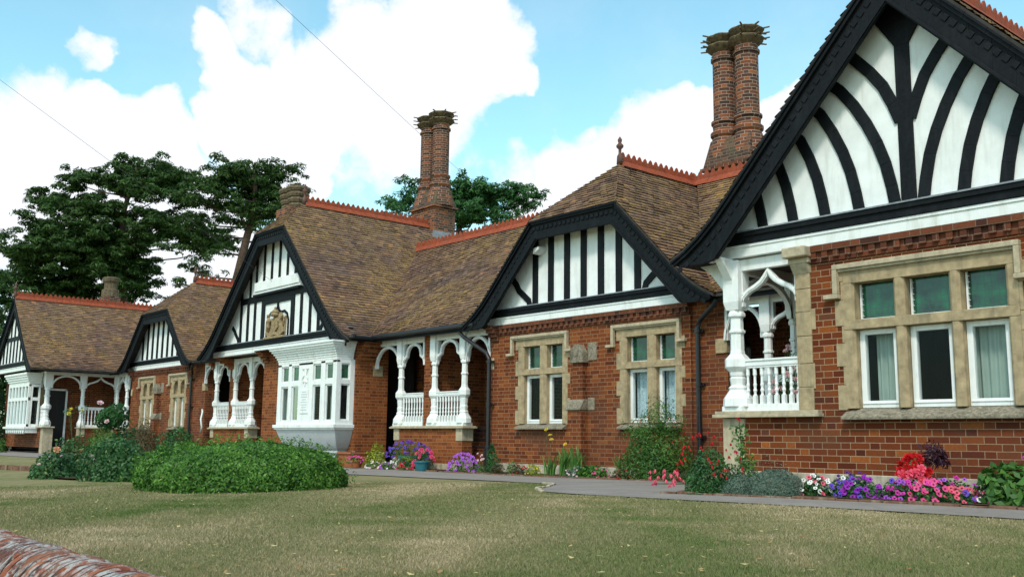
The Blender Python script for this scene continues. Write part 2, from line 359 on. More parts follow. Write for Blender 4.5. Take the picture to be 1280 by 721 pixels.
def cresting(parent, a, b, z, finial=True, name='ridge_cresting'):
    """ridge tiles with a pierced, toothed crest, from a to b (xy)"""
    ax, ay = a; bx, by = b; L = math.hypot(bx-ax, by-ay); ux, uy = (bx-ax)/L, (by-ay)/L; nx, ny = -uy, ux
    m = MB(lambda s, w, h: (ax+ux*s+nx*w, ay+uy*s+ny*w, z+h)); n = max(1, round(L/.34)); st = L/n
    for i in range(n):
        s0 = i*st; s1 = s0+st-.006; j = random.uniform(-.004, .004)
        m.add([(s0, -.13, -.11+j), (s1, -.13, -.11+j), (s1, -.02, .03+j), (s0, -.02, .03+j), (s0, .13, -.11+j), (s1, .13, -.11+j), (s1, .02, .03+j), (s0, .02, .03+j), (s0, 0, -.12), (s1, 0, -.12)],
              [(0, 1, 2, 3), (7, 6, 5, 4), (3, 2, 6, 7), (0, 3, 7, 4, 8), (1, 9, 5, 6, 2)])
        m.box(s0, s1, -.014, .014, .03+j, .13+j)
        for t in range(2):
            c = s0+(t+.5)*st/2; h = .13+j
            m.add([(c-.055, -.014, h), (c+.055, -.014, h), (c+.04, -.014, h+.045), (c, -.014, h+.085), (c-.04, -.014, h+.045),
                   (c-.055, .014, h), (c+.055, .014, h), (c+.04, .014, h+.045), (c, .014, h+.085), (c-.04, .014, h+.045)],
                  [(0, 1, 2, 3, 4), (9, 8, 7, 6, 5), (0, 5, 6, 1), (1, 6, 7, 2), (2, 7, 8, 3), (3, 8, 9, 4), (4, 9, 5, 0)])
    o = m.build(name, 'cresting', parent)
    if finial:
        f = MB(); f.lathe(ax, ay, [(.07, z-.05), (.06, z+.12), (.03, z+.17), (.03, z+.26), (.07, z+.3), (.075, z+.34), (.03, z+.39), (.04, z+.42), (.045, z+.46), (.01, z+.52)], 10)
        f.build('finial', 'finial_clay', parent, smooth=True)
    return o
def gable_roof(th, xc, zr, w, zt, yf, yb, hip=None, fine=(1, 1), soffit_to=None, back_gable=False):
    """ridge along y at x=xc. hip=(half width, ridge start y) for a half hip. fine: which slopes get real tiles (left,right)"""
    zf = profile(zr, w, zt); R = Roof(); D = MB(); yh = hip[1] if hip else yf
    for sgn, fi in ((-1, fine[0]), (1, fine[1])):
        P = lambda s, d, sgn=sgn: (xc+sgn*d, s)
        conv = [(yf-.04, w+.05), (yb, w+.05), (yb, 0), (yh, 0)] + ([(yf-.04, hip[0])] if hip else [])
        if not hip: conv[3] = (yf-.04, 0)
        if fi: R.slope(P, zf, conv, yb, w+.05, smin=yf-.04)
        else: R.slope(P, zf, conv, yb, w+.05, smin=yf-.04, gauge=.25, width=.4)
        deck(D, P, zf, conv, w+.03)
    if hip:
        zh = zf(hip[0]); L = hip[1]-yf; sl = (zr-zh)/L; P = lambda s, d: (xc+s, hip[1]-d); zh_f = lambda d: zr-sl*d
        conv = [(0, 0), (hip[0]*(L+.05)/L, L+.05), (-hip[0]*(L+.05)/L, L+.05)]
        R.slope(P, zh_f, conv, hip[0]+.1, L+.05, smin=-hip[0]-.1); deck(D, P, zh_f, conv, L+.03)
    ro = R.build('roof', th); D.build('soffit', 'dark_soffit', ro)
    cresting(ro, (xc, yh+(.02 if hip else -.02)), (xc, yb), zr+.05)
    return ro, zf
def long_roof(th, x0, x1, yr, zr, w, zt, crest=None, toe=None):
    """ridge along x; front slope tiled, eaves towards -y"""
    zf = profile(zr, w, zt); R = Roof(); D = MB()
    Pf = lambda s, d: (s, yr-d); Pb = lambda s, d: (s, yr+d); conv = [(x0, 0), (x1, 0), (toe[1], w+.05), (toe[0], w+.05)]
    R.slope(Pf, zf, conv, x1, w+.05, smin=x0); R.slope(Pb, zf, conv, x1, w, smin=x0, gauge=.25, width=.4)
    deck(D, Pf, zf, conv, w+.03); deck(D, Pb, zf, conv, w)
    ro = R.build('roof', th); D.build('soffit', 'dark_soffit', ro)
    if crest: cresting(ro, (crest[0], yr), (crest[1], yr), zr+.05, finial=False)
    return ro

# ------------------------------------------------------------------ gable fronts
def outline(zf, w, d0, n=14):
    return [(d0 + (w-d0)*i/n, zf(d0 + (w-d0)*i/n)) for i in range(n+1)]
def bargeboards(th, xc, yb, zf, hipw=None, wd=.36, zfoot=2.93, depth=.3):
    d0 = hipw or 0; w = zf.w; p = zf.p; q = math.sqrt(1+p*p); off = .045
    for sgn in (-1, 1):
        m = MB(); out = [(d, z-off) for d, z in outline(zf, w, d0)]
        zin = lambda d: zf.zr - off - p*d - wd*q
        if hipw: zi0 = zf(hipw)-off-wd; di0 = (zf.zr-off-wd*q-zi0)/p; inner = [(di0, zi0)]
        else: di0 = 0; inner = [(0, zin(0))]
        df = (zf.zr-off-wd*q-zfoot)/p; inner.append((df, zfoot))
        foot = [(w-.12, zfoot)]
        # board in quads: march along
        N = len(out); pts_in = []
        for i, (d, z) in enumerate(out):
            t = i/(N-1); 
            if t < .8: f = t/.8; pts_in.append((di0+(df-di0)*f, inner[0][1]+(zfoot-inner[0][1])*f))
            else: f = (t-.8)/.2; pts_in.append((df+(w-.1-df)*f, zfoot))
        X = lambda d: xc+sgn*d
        for i in range(N-1):
            m.prism([(X(out[i][0]), out[i][1]), (X(out[i+1][0]), out[i+1][1]), (X(pts_in[i+1][0]), pts_in[i+1][1]), (X(pts_in[i][0]), pts_in[i][1])], yb, yb+.05)
        op = [(X(d), z) for d, z in out]; sd = -1 if sgn > 0 else 1
        m.band(op, .07, yb-.045, yb, side=sd)
        m.band([(x, z) for x, z in op], .03, yb-.07, yb-.045, side=sd)
        # dentils along the board
        L = 0; nx = .12
        for i in range(N-1):
            a, b = Vector(op[i]), Vector(op[i+1]); sl = (b-a).length; t = (b-a)/sl; nn = Vector((-t.y, t.x))*sd
            while nx < L+sl:
                c = a + t*(nx-L) + nn*.15
                m.prism([tuple(c-t*.036-nn*.035), tuple(c+t*.036-nn*.035), tuple(c+t*.036+nn*.035), tuple(c-t*.036+nn*.035)], yb-.014, yb); nx += .125
            L += sl
        inb = [(X(di0), inner[0][1]+.02), (X(df), zfoot+.02)]
        m.band(inb, .035, yb-.02, yb, side=-sd)
        m.build('bargeboard', 'black_timber', th, bevel=.004)
    if hipw:
        m = MB(); zt = zf(hipw)-off; m.prism([(xc-hipw, zt), (xc+hipw, zt), (xc+hipw-.12, zt-wd), (xc-hipw+.12, zt-wd)], yb-.003, yb+.05)
        m.box(xc-hipw-.02, xc+hipw+.02, yb-.045, yb-.003, zt-.07, zt); m.box(xc-hipw-.04, xc+hipw+.04, yb-.07, yb-.045, zt-.03, zt)
        k = int(2*hipw/.125)
        for i in range(k): c = xc-hipw+.1+i*(2*hipw-.2)/(k-1); m.box(c-.036, c+.036, yb-.025, yb-.003, zt-.185, zt-.115)
        m.build('bargeboard', 'black_timber', th, bevel=.004)
def gable_front(th, xc, y, zf, hipw, zb, timbers, zlow=3.31, white=(3.0, 3.16), xr=None, mat='plaster'):
    """white panel with black timbers, sitting on a black beam and a white board"""
    lim = zf.w-.45; top = zf(hipw)-.1 if hipw else zf.zr-.1; N = 10
    pts = []
    d0 = hipw or 0.0
    for i in range(N+1): d = lim + (d0-lim)*i/N; pts.append((xc+d, zf(d)-.08))
    left = [(2*xc-x, z) for x, z in pts[::-1]]
    if not hipw: left = left[1:]
    poly = [(xc-lim, zlow-.3), (xc+lim, zlow-.3)] + pts + left
    m = MB(); m.prism(poly, y, y+.1); pan = m.build('gable_panel', mat, th)
    for tb in timbers:
        m = MB()
        if tb[0] == 'stud':
            _, d, w, z0, z1 = tb; a, b = d-w/2, d+w/2
            za = z1 if z1 else zf(abs(a))-.1; zb_ = z1 if z1 else zf(abs(b))-.1
            if hipw: cap = zf(hipw)-.12; za = min(za, cap); zb_ = min(zb_, cap)
            m.prism([(xc+a, z0), (xc+b, z0), (xc+b, zb_), (xc+a, za)], y-.03, y)
        elif tb[0] == 'curve': m.band([(xc+x, z) for x, z in tb[1]], tb[2], y-.028, y)
        elif tb[0] == 'poly': m.prism([(xc+x, z) for x, z in tb[1]], y-.034, y)
        elif tb[0] == 'rail': m.box(xc+tb[1], xc+tb[2], y-.038, y, tb[3], tb[4])
        m.build('timber', 'black_timber', pan, bevel=.004)
    d = zf.w-.42; x1 = xc+d if xr is None else xr
    m = MB(); m.box(xc-d, x1, y-.07, y+.02, 3.16, 3.31); m.box(xc-d, x1, y-.095, y-.07, 3.25, 3.31); m.build('tie_beam', 'black_timber', th, bevel=.006)
    m = MB(); m.box(xc-d, x1, y-.11, y, 3.312, 3.33); m.build('lead_flashing', 'lead', th)
    m = MB(); m.box(xc-d-.08, x1+.02, y-.04, y+.12, 3.0, 3.157); m.box(xc-d-.08, x1+.02, y-.055, y-.04, 3.12, 3.157); m.build('white_board', 'white_paint', th, bevel=.005)
    return pan

# ------------------------------------------------------------------ walls and windows
def wall(th, x0, x1, z0, z1, y, thick=.32, holes=(), mat='brick', axis='x', name='wall', facing=1):
    """brick wall with rectangular openings; axis 'x': face at y looking to -y; axis 'y': face at x=y looking to +x"""
    m = MB((lambda a, b, c: (a, y+b, c)) if axis == 'x' else (lambda a, b, c: (y-b*facing, a, c)))
    xs = sorted({x0, x1, *[h[0] for h in holes], *[h[1] for h in holes]}); zs = sorted({z0, z1, *[h[2] for h in holes], *[h[3] for h in holes]})
    inside = lambda x, z: any(h[0] < x < h[1] and h[2] < z < h[3] for h in holes)
    for i in range(len(xs)-1):
        for j in range(len(zs)-1):
            if inside((xs[i]+xs[i+1])/2, (zs[j]+zs[j+1])/2): continue
            for b, fl in ((0, 1), (thick, -1)):
                q = [(xs[i], b, zs[j]), (xs[i+1], b, zs[j]), (xs[i+1], b, zs[j+1]), (xs[i], b, zs[j+1])]; m.add(q[::fl], [(0, 1, 2, 3)])
    for (a, b, c, d) in list(holes)+[(x0, x1, z0, z1)]:
        for q in ([(a, 0, c), (b, 0, c), (b, thick, c), (a, thick, c)], [(a, 0, d), (b, 0, d), (b, thick, d), (a, thick, d)],
                  [(a, 0, c), (a, thick, c), (a, thick, d), (a, 0, d)], [(b, 0, c), (b, thick, c), (b, thick, d), (b, 0, d)]): m.add(q, [(0, 1, 2, 3)])
    me_o = None
    name_ = name; me = bpy.data.meshes.new(name_); o3 = wloc(th); me.from_pydata([(p[0]-o3.x, p[1]-o3.y, p[2]-o3.z) for p in m.v], [], m.f)
    me.materials.append(MAT[mat]); o = bpy.data.objects.new(name_, me); COL.objects.link(o); o.parent = th; return o
def plinth(th, x0, x1, y, z1=.2, z0=-.2, axis='x'):
    m = MB()
    if axis == 'x': m.box(x0-.03, x1+.03, y-.04, y-.002, z0, z1)
    else: m.box(y+.002, y+.04, x0-.03, x1+.03, z0, z1)
    m.build('plinth', 'plinth_stone', th, bevel=.01)
def curtain(par, x0, x1, z0, z1, y, mat, folds=5, amp=.025):
    n = 40; vs = []; fs = []
    for i in range(n+1):
        t = i/n; x = x0+(x1-x0)*t; yy = y + amp*math.sin(t*folds*2*PI) + .3*amp*math.sin(t*folds*4.7+1)
        vs += [(x, yy, z0), (x-.01*math.sin(t*9), yy*.5+y*.5, z1)]
    for i in range(n): fs.append((2*i, 2*i+2, 2*i+3, 2*i+1))
    m = MB(); m.add(vs, fs); return m.build('curtain', mat, par, smooth=True)
def casement(par, x0, x1, z0, z1, y, fw=.065, curt=None, split=None):
    m = MB(); m.box(x0, x0+fw, y, y+.07, z0, z1); m.box(x1-fw, x1, y, y+.07, z0, z1); m.box(x0+fw, x1-fw, y, y+.07, z1-fw*.9, z1); m.box(x0+fw, x1-fw, y, y+.07, z0, z0+fw*1.25)
    m.box(x0+.012, x1-.012, y-.012, y, z0+.045, z0+.06)
    if split: m.box(x0+fw, x1-fw, y+.01, y+.05, split-.015, split+.015)
    c = m.build('casement', 'white_paint', par, bevel=.005)
    g = MB(); g.add([(x0+fw*.8, y+.04, z0+fw), (x1-fw*.8, y+.04, z0+fw), (x1-fw*.8, y+.04, z1-fw*.7), (x0+fw*.8, y+.04, z1-fw*.7)], [(0, 1, 2, 3)])
    g.build('pane', 'glass', par)
    if curt: curtain(par, x0+.02 if curt[1] == 0 else curt[1], x1-.02 if curt[2] == 0 else curt[2], z0+.03, z1-.02, y+.16, curt[0], curt[3])
def stone_window(th, name, y, lights, hx, curts, arched=False, zs=(.93, 1.06, 1.96, 2.07, 2.50, 2.68), hood=2.73):
    """mullioned stone window: lights are (x0,x1) openings, hx the hood span"""
    zsill, z0, zt0, zt1, z1, zl = zs; lx0, lx1 = lights[0][0], lights[-1][1]; yo = y-.012; dp = .2
    m = MB(); jl, jr = lx0-.13, lx1+.13
    m.box(jl, jr, yo, y+dp, z1, zl)                                     # lintel
    m.box(jl, jr, yo-.006, y+dp, zt0, zt1)                               # transom
    ks = [jl] + [v for l in lights for v in l] + [jr]
    for i in range(0, len(ks), 2):
        a, b = ks[i], ks[i+1]
        for (c, d) in ((z0-.0, zt0), (zt1, z1)):
            ch = .03                                                     # chamfered mullion
            m.prism_z([(a, y+dp), (a, yo+ch) if i else (a, yo), (a+ch, yo) if i else (a, yo), (b-ch, yo) if i < len(ks)-2 else (b, yo), (b, yo+ch) if i < len(ks)-2 else (b, yo), (b, y+dp)], c, d)
    # quoins: alternating long and short stones outside the jambs
    z = z0-.02; k = 0
    hs = [.29, .21, .27, .2, .3, .22, .26]
    while z < zl-.05:
        h = min(hs[k % 7], zl-z); e = .11 if k % 2 == 0 else .03
        m.box(jl-e, jl, yo, y+.1, z+.002, z+h-.002); m.box(jr, jr+(.11 if k % 2 else .04), yo, y+.1, z+.002, z+h-.002); z += h; k += 1
    w = m.build(name, 'stone', th, bevel=.006)
    s = MB(); s.prism_x([(yo-.10, zsill+.0), (yo-.10, zsill+.035), (y+.06, z0+.0), (y+.2, z0+.005), (y+.2, zsill)], lx0-.16, lx1+.14)
    s.build('sill', 'stone_weathered', w, bevel=.008)
    h = MB(); a, b = hx; drop = hood-.35
    h.box(a, b, y-.075, y-.002, hood-.06, hood); h.box(a+.02, b-.02, y-.05, y-.002, hood-.09, hood-.06)
    h.box(a, a+.06, y-.075, y-.002, drop, hood-.06); h.box(b-.06, b, y-.075, y-.002, drop, hood-.06)
    h.box(a-.12, a+.07, y-.085, y-.002, drop-.05, drop); h.box(b-.07, b+.12, y-.085, y-.002, drop-.05, drop)
    h.build('hood_mould', 'stone_pale', w, bevel=.008)
    for i, (a, b) in enumerate(lights):
        casement(w, a+.004, b-.004, z0+.005, zt0-.004, y+.09, curt=curts[i])
        if not arched:
            g = MB(); g.box(a+.0, b-.0, y+.15, y+.158, zt1, z1); g.build('leaded_pane', 'leaded_glass', w)
            g = MB(); g.box(a+.012, a+.03, y+.12, y+.148, zt1+.004, z1-.01); g.box(a+.03, b-.012, y+.12, y+.148, zt1+.004, zt1+.022)
            for q in range(6): zz = zt1+.05+q*.065; g.box(a+.03, a+.045, y+.125, y+.147, zz, zz+.006)
            g.build('glazing_bead', 'white_paint', w)
        else:           # pointed tracery heads
            c = (a+b)/2; hw = (b-a)/2; n = 8; zsp = z1-hw*1.25
            arch = [(c-hw*math.cos(t*PI/2/n*1)*1, zsp + hw*1.25*math.sin(t*PI/2/n)) for t in range(n+1)]
            L = [(a, zsp)]+arch[1:]+[(c, z1), (a, z1)]; R = [(2*c-x, zz) for x, zz in L]
            t = MB(); t.prism(L, y+.02, y+.19); t.prism(R, y+.02, y+.19); t.box(a, b, y+.15, y+.19, zt1, z1)
            t.band([(a+.02, zt1), (a+.02, zsp)]+[(x+.02, zz-.01) for x, zz in arch[1:]], .02, y+.0, y+.03); t.build('tracery_head', 'stone', w)
            g = MB(); g.prism([(a+.03, zt1+.12), (a+.06, zsp+.05), (c, z1-.12), (b-.06, zsp+.05), (b-.03, zt1+.12)], y+.142, y+.149); g.build('leaded_pane', 'leaded_glass', w)
    return w
def downpipe(th, x, y, ztop, zbot, head):
    m = MB(); m.tube([head, (head[0]+(x-head[0])*.15, head[1], head[2]-.1), (x-(x-head[0])*.1, y, ztop+.12), (x, y, ztop), (x, y, zbot+.1), (x, y-.06, zbot)], .042, 12)
    for z in (ztop-.06, ztop-.95, ztop-1.8):
        m.lathe(x, y, [(.056, z-.03), (.056, z+.03)], 12); m.box(x-.09, x+.09, y+.03, y+.07, z-.02, z+.02)
    m.build('downpipe', 'black_iron', th, smooth=False)

# ------------------------------------------------------------------ porch joinery (local frame: u along, w outward(-), z up)
def frame_map(axis, c, sgn=1):
    if axis == 'x': return lambda u, w, z: (u, c+w, z)
    return lambda u, w, z: (c-w*sgn, u, z)
def column(th, f, u, zb, r=.075, ztop=2.98, base=.13, bracket=.12, zspring=2.38, hand=1.66):
    cx, cy, _ = f(u, 0, 0); m = MB()
    m.box(cx-base, cx+base, cy-base, cy+base, zb, zb+.06)
    m.lathe(cx, cy, [(base*1.35, zb+.06), (base*1.3, zb+.16), (r*1.25, zb+.27), (r*1.35, zb+.30), (r, zb+.33), (r*1.15, zb+.42), (r*.95, zb+.44), (r*1.1, hand-.16), (r*1.15, hand-.12), (r*1.0, hand-.1)], 8, PI/8)
    m.lathe(cx, cy, [(r*1.05, hand-.12), (r*1.75, hand-.05), (r*1.75, hand+.05), (r*1.05, hand+.12)], 8, PI/8)
    zz = hand+.12
    m.lathe(cx, cy, [(r*1.05, zz), (r*.95, zz+.05), (r*.92, 2.04), (r*1.15, 2.05), (r*1.15, 2.08), (r*.92, 2.09), (r*.88, zspring-.1), (r*1.2, zspring-.08), (r*1.2, zspring-.04), (r, zspring-.02), (r*1.05, zspring)], 8, PI/8)
    b = r*1.25
    m.add([(cx-b*.8, cy-b*.8, zspring), (cx+b*.8, cy-b*.8, zspring), (cx+b*.8, cy+b*.8, zspring), (cx-b*.8, cy+b*.8, zspring),
           (cx-b, cy-b, zspring+.1), (cx+b, cy-b, zspring+.1), (cx+b, cy+b, zspring+.1), (cx-b, cy+b, zspring+.1)], [(0, 3, 2, 1), (4, 5, 6, 7), (0, 1, 5, 4), (1, 2, 6, 5), (2, 3, 7, 6), (3, 0, 4, 7)])
    m.box(cx-b, cx+b, cy-b, cy+b, zspring+.1, ztop)
    return m.build('column', 'white_paint', th, bevel=.004)
BAL = {}
def baluster_mesh(h):
    k = round(h, 2)
    if k in BAL: return BAL[k]
    m = MB(); m.box(-.024, .024, -.024, .024, 0, .12*h/.5)
    s = h/.5
    m.lathe(0, 0, [(.024, .12*s), (.014, .15*s), (.026, .19*s), (.016, .22*s), (.02, .25*s), (.024, .27*s), (.018, .29*s), (.016, .38*s), (.026, .41*s), (.024, .43*s), (.026, .5*s)], 8)
    o = m.build('baluster', 'white_paint', None); BAL[k] = o.data; bpy.data.objects.remove(o); return BAL[k]
def balustrade(th, f, u0, u1, zb, zh=1.66, n=8):
    m = MB(f); m.box(u0, u1, -.04, .04, zh-.045, zh+.015); m.box(u0, u1, -.055, .055, zh+.015, zh+.04); m.box(u0, u1, -.03, .03, zh-.07, zh-.045)
    o = m.build('balustrade', 'white_paint', th, bevel=.004); m = MB(f); m.box(u0, u1, -.05, .05, zb, zb+.09); m.build('bottom_rail', 'white_paint', o, bevel=.004); me = baluster_mesh(zh-.07-zb-.09); base = wloc(th)
    for i in range(n):
        u = u0 + (u1-u0)*(i+.5)/n; b = bpy.data.objects.new('baluster', me); COL.objects.link(b); b.parent = o; b.location = Vector(f(u, 0, zb+.09)) - base
    return o
def spandrel(th, f, u0, u1, kind, z0=2.42, z1=2.98, half=0, thick=.035, ztop=None):
    """white board with a shaped arch and pierced corners between two posts; half: -1 left half only, +1 right half only"""
    m = MB(f); zt = ztop or 2.84; c = (u0+u1)/2; w = (u1-u0)/2; pts = []
    if kind == 'ogee':
        base = [(-1, 0), (-.97, .14), (-.88, .3), (-.7, .45), (-.45, .56), (-.25, .68), (-.1, .84), (0, 1.0)]
    elif kind == 'round':
        base = [(-math.cos(a), math.sin(a)) for a in np.linspace(0, PI/2, 9)]
    else:  # trefoil
        base = [(-1, -.25), (-.98, .0), (-.9, .16), (-.72, .28), (-.66, .3), (-.64, .5), (-.55, .75), (-.35, .93), (-.12, 1.0), (0, 1.02)]
    H = zt-.03-z0; L = [(c+w*x, z0+H*z) for x, z in base]; R = [(2*c-x, z) for x, z in L[::-1]]
    path = L+R[1:] if not half else (L if half < 0 else R)
    m.band(path, .062, -thick, thick); m.band(path, .03, -thick-.012, -thick)
    m.box(u0 if half <= 0 else c, u1 if half >= 0 else c, -thick-.01, thick+.01, zt, z1) if not half else m.box(u0, u1, -thick-.01, thick+.01, zt, z1)
    if kind != 'round' or True:
        m.box(u0, u0+.05, -thick, thick, z0, zt) if half <= 0 else None
        m.box(u1-.05, u1, -thick, thick, z0, zt) if half >= 0 else None
    if kind == 'tre': m.box(c-.03, c+.03, -thick, thick, zt-.03, zt)
    return m.build('spandrel', 'white_paint', th, bevel=.003)
def low_wall(th, f, u0, u1, zb=.95, caps=(1, 1)):
    m = MB(f); m.box(u0, u1, -.1, .18, -.2, zb-.06); m.build('parapet_wall', 'brick_bright', th)
    m = MB(f); m.box(u0-.12, u1+.12, -.18, .22, zb-.055, zb-.02); m.box(u0-.1, u1+.1, -.15, .2, zb-.02, zb); m.build('ledge', 'stone_pale', th, bevel=.006)
    m = MB(f); 
    for s, u in ((caps[0], u0), (caps[1], u1)):
        if s: a, b = (u-.02, u+.2) if u == u0 else (u-.2, u+.02); m.box(a, b, -.12, .19, zb-.32, zb-.058); m.box(a, b, -.13, .19, -.2, .22)
    m.box(u0-.02, u1+.02, -.115, -.102, -.2, .14)
    m.build('corner_stone', 'stone_pale', th, bevel=.008)
def door(th, f, u0, u1, ztop, w=0):
    m = MB(f); m.box(u0, u0+.07, w-.06, w, 0, ztop); m.box(u1-.07, u1, w-.06, w, 0, ztop); m.box(u0, u1, w-.06, w, ztop-.07, ztop); d = m.build('door', 'white_paint', th, bevel=.004)
    m = MB(f); m.box(u0+.07, u1-.07, w-.035, w-.005, .05, ztop-.07)
    for a, b in ((.25, .95), (1.1, 1.95)):
        for k in (0, 1): x0 = u0+.16+k*(u1-u0-.3)/2; m.box(x0, x0+(u1-u0-.3)/2-.07, w-.045, w-.035, a, b)
    m.build('door_leaf', 'doorway_shade', d, bevel=.004)  # leaf takes the dark of the open doorway as its colour
def corbel(th, x, y, z, w=.3, d=.45, mat='brick_bright', name='corbel', steps=4):
    m = MB()
    for i in range(steps): m.box(x-w/2, x+w/2, y-d*(i+1)/steps, y+.1, z-.08*(steps-i), z-.08*(steps-i-1)-.002)
    m.build(name, mat, th, bevel=.006)
def cornice(th, x0, x1, y, z=2.99, mat='brick_dark'):
    m = MB(); m.box(x0, x1, y-.075, y-.002, z-.07, z); m.box(x0, x1, y-.03, y-.002, z-.2, z-.07); n = int((x1-x0)/.15)
    for i in range(n): a = x0+(i+.25)*(x1-x0)/n; m.box(a, a+.075, y-.06, y-.03, z-.16, z-.07)
    m.build('cornice', mat, th, bevel=.005)
def chimney(th, cx, cy, z0, zb, zs, ze, base=1.15, basey=.82, shafts=((-.4, 0), (.4, 0)), r=.27):
    """square stack with two round moulded shafts and toothed octagonal heads"""
    b = base/2; c_ = basey/2; m = MB(); m.box(cx-b, cx+b, cy-c_, cy+c_, z0, zb); m.box(cx-b-.07, cx+b+.07, cy-c_-.07, cy+c_+.07, zb, zb+.07)
    st = m.build('chimney', 'brick_stack', th, bevel=.006)
    f = MB(); h0 = zb+.07; h1 = zs-.25
    f.add([(cx-b-.03, cy-c_-.03, h0), (cx+b+.03, cy-c_-.03, h0), (cx+b+.03, cy+c_+.03, h0), (cx-b-.03, cy+c_+.03, h0), (cx-b*.92, cy-c_*.6, h1), (cx+b*.92, cy-c_*.6, h1), (cx+b*.92, cy+c_*.6, h1), (cx-b*.92, cy+c_*.6, h1)],
          [(0, 3, 2, 1), (4, 5, 6, 7), (0, 1, 5, 4), (1, 2, 6, 5), (2, 3, 7, 6), (3, 0, 4, 7)]); f.build('stack_shoulder', 'brick_sooty', st, bevel=.03)
    for dx, dy in shafts:
        s = MB(); x, y = cx+dx, cy+dy
        s.lathe(x, y, [(r*1.62, zb+.08), (r*1.5, zb+.3), (r*1.28, zs-.3), (r*1.12, zs-.2), (r*1.3, zs-.14), (r*1.3, zs-.08), (r*1.05, zs-.02), (r*1.1, zs+.1), (r*1.22, zs+.13), (r*1.22, zs+.18), (r, zs+.22), (r, ze-.62), (r*1.15, ze-.6), (r*1.15, ze-.55), (r, ze-.53), (r, ze-.35)], 24)
        s.build('shaft', 'brick_round', st, org=tuple(Vector((x, y, 0))-wloc(th)), smooth=False)
        h = MB()
        for z in (ze-.42, ze-.22):      # two lobed rings with a narrow neck between
            n = 32; P = [(1.0, 0), (1.18, .04), (1.42, .1), (1.5, .13), (1.4, .16), (1.08, .18)]
            vs = []; fs = []
            for (q, dz) in P:
                for k in range(n): a = 2*PI*k/n; lob = 1+(.07 if q > 1.1 else 0)*abs(math.sin(4*a)); vs.append((x+r*q*lob*math.cos(a), y+r*q*lob*math.sin(a), z+dz))
            for i_ in range(len(P)-1):
                for k in range(n): fs.append((i_*n+k, i_*n+(k+1) % n, (i_+1)*n+(k+1) % n, (i_+1)*n+k))
            fs.append(tuple(range((len(P)-1)*n, len(P)*n))); h.add(vs, fs)
        for lvl in range(3):
            z = ze-.33+.12*lvl
            for k in range(8):
                a = PI/4*k + PI/8; ca, sa = math.cos(a), math.sin(a); r0, r1 = r*1.3, r*1.3+.19
                if dx < 0 and ca > .3 or dx > 0 and ca < -.3: continue
                w_ = .016; h.add([(x+ca*r0-sa*w_, y+sa*r0+ca*w_, z), (x+ca*r0+sa*w_, y+sa*r0-ca*w_, z), (x+ca*r1+sa*w_, y+sa*r1-ca*w_, z+.015), (x+ca*r1-sa*w_, y+sa*r1+ca*w_, z+.015), (x+ca*r0-sa*w_, y+sa*r0+ca*w_, z+.03), (x+ca*r0+sa*w_, y+sa*r0-ca*w_, z+.03), (x+ca*r1+sa*w_, y+sa*r1-ca*w_, z+.035), (x+ca*r1-sa*w_, y+sa*r1+ca*w_, z+.035)],
                          [(0, 3, 2, 1), (4, 5, 6, 7), (0, 1, 5, 4), (1, 2, 6, 5), (2, 3, 7, 6), (3, 0, 4, 7)])
        h.build('chimney_head', 'sooty_stone', st)
    return st

# ================================================================== BUILDINGS
ARC = lambda s, d: [(s*(d+a), z) for a, z in ((0, 3.3), (.04, 3.55), (.1, 3.82), (.19, 4.08), (.31, 4.34), (.46, 4.6), (.64, 4.84), (.84, 5.04))]
FX = frame_map('x', 13.0)

# ---- right wing with the large plain gable
th = thing('gabled_cottage', (-5.16, 11.6, 0), 'nearest brick cottage with a big steep gable of curved black timbers', 'cottage', 'cottages of the almshouse terrace')
RW = th; X0, X1, YF = -7.75, -2.55, 10.28
ro, zf = gable_roof(th, -5.16, 6.15, 3.14, 3.05, 9.95, 16.3, fine=(1, 1))
bargeboards(th, -5.16, 9.95, zf)
def clipz(s, d0, nmax=9):
    out = []
    for x, z in ARC(s, d0):
        if z > zf(abs(x))-.12: break
        out.append((x, z))
    return out
T = [('stud', 0, .175, 3.3, 5.35)]
for s in (-1, 1):
    for d0 in (.16, .6, 1.04, 1.48, 1.92):
        c = clipz(s, d0)
        if len(c) < 2: c = [(s*d0, 3.3), (s*(d0+.06), 3.5)]
        # push the last point under the bargeboard
        x, z = c[-1]; px, pz = c[-2]; k = .3/max(math.hypot(x-px, z-pz), .01); c.append((x+(x-px)*k, z+(z-pz)*k))
        c = [(a, min(b, zf(abs(a))-.1)) for a, b in c]
        T.append(('curve', c, .135))
    T.append(('curve', [(s*.06, 4.28), (s*.14, 4.5), (s*.25, 4.74), (s*.4, 4.95), (s*.62, 5.2)], .135))
T.append(('poly', [(-.3, 5.5), (-.08, 5.16), (.08, 5.16), (.3, 5.5), (.05, 5.85), (-.05, 5.85)]))
pan = gable_front(th, -5.16, 10.27, zf, None, 0, T)
WX = [(-5.90, -5.42), (-5.29, -4.79), (-4.67, -4.20)]
wall(th, -6.46, X1, .3, 3.0, YF, holes=[(-6.02, -4.08, .95, 2.66)], mat='brick_deep'); plinth(th, -6.46, X1, YF, .32)
wall(th, X0, -6.46, .3, .97, YF, thick=.3, name='parapet_wall', mat='brick_deep'); plinth(th, X0, -6.46, YF, .32)
stone_window(th, 'window', YF, WX, (-6.13, -4.02), [('curtain_green', -5.78, 0, 4), None, ('curtain_green', 0, 0, 5)])
cornice(th, -6.45, X1, YF)
m = MB(); zz_ = [1.05, 1.32, 1.6, 1.93, 2.22, 2.5, 2.8]
for a_, b_ in zip(zz_, zz_[1:]): m.box(-6.66, -6.455, YF-.02, YF+.3, a_+.003, b_-.003)
m.box(-6.62, -6.43, YF-.012, YF-.001, 1.3, 1.6); m.box(-6.62, -6.4, YF-.012, YF-.001, 2.0, 2.25)
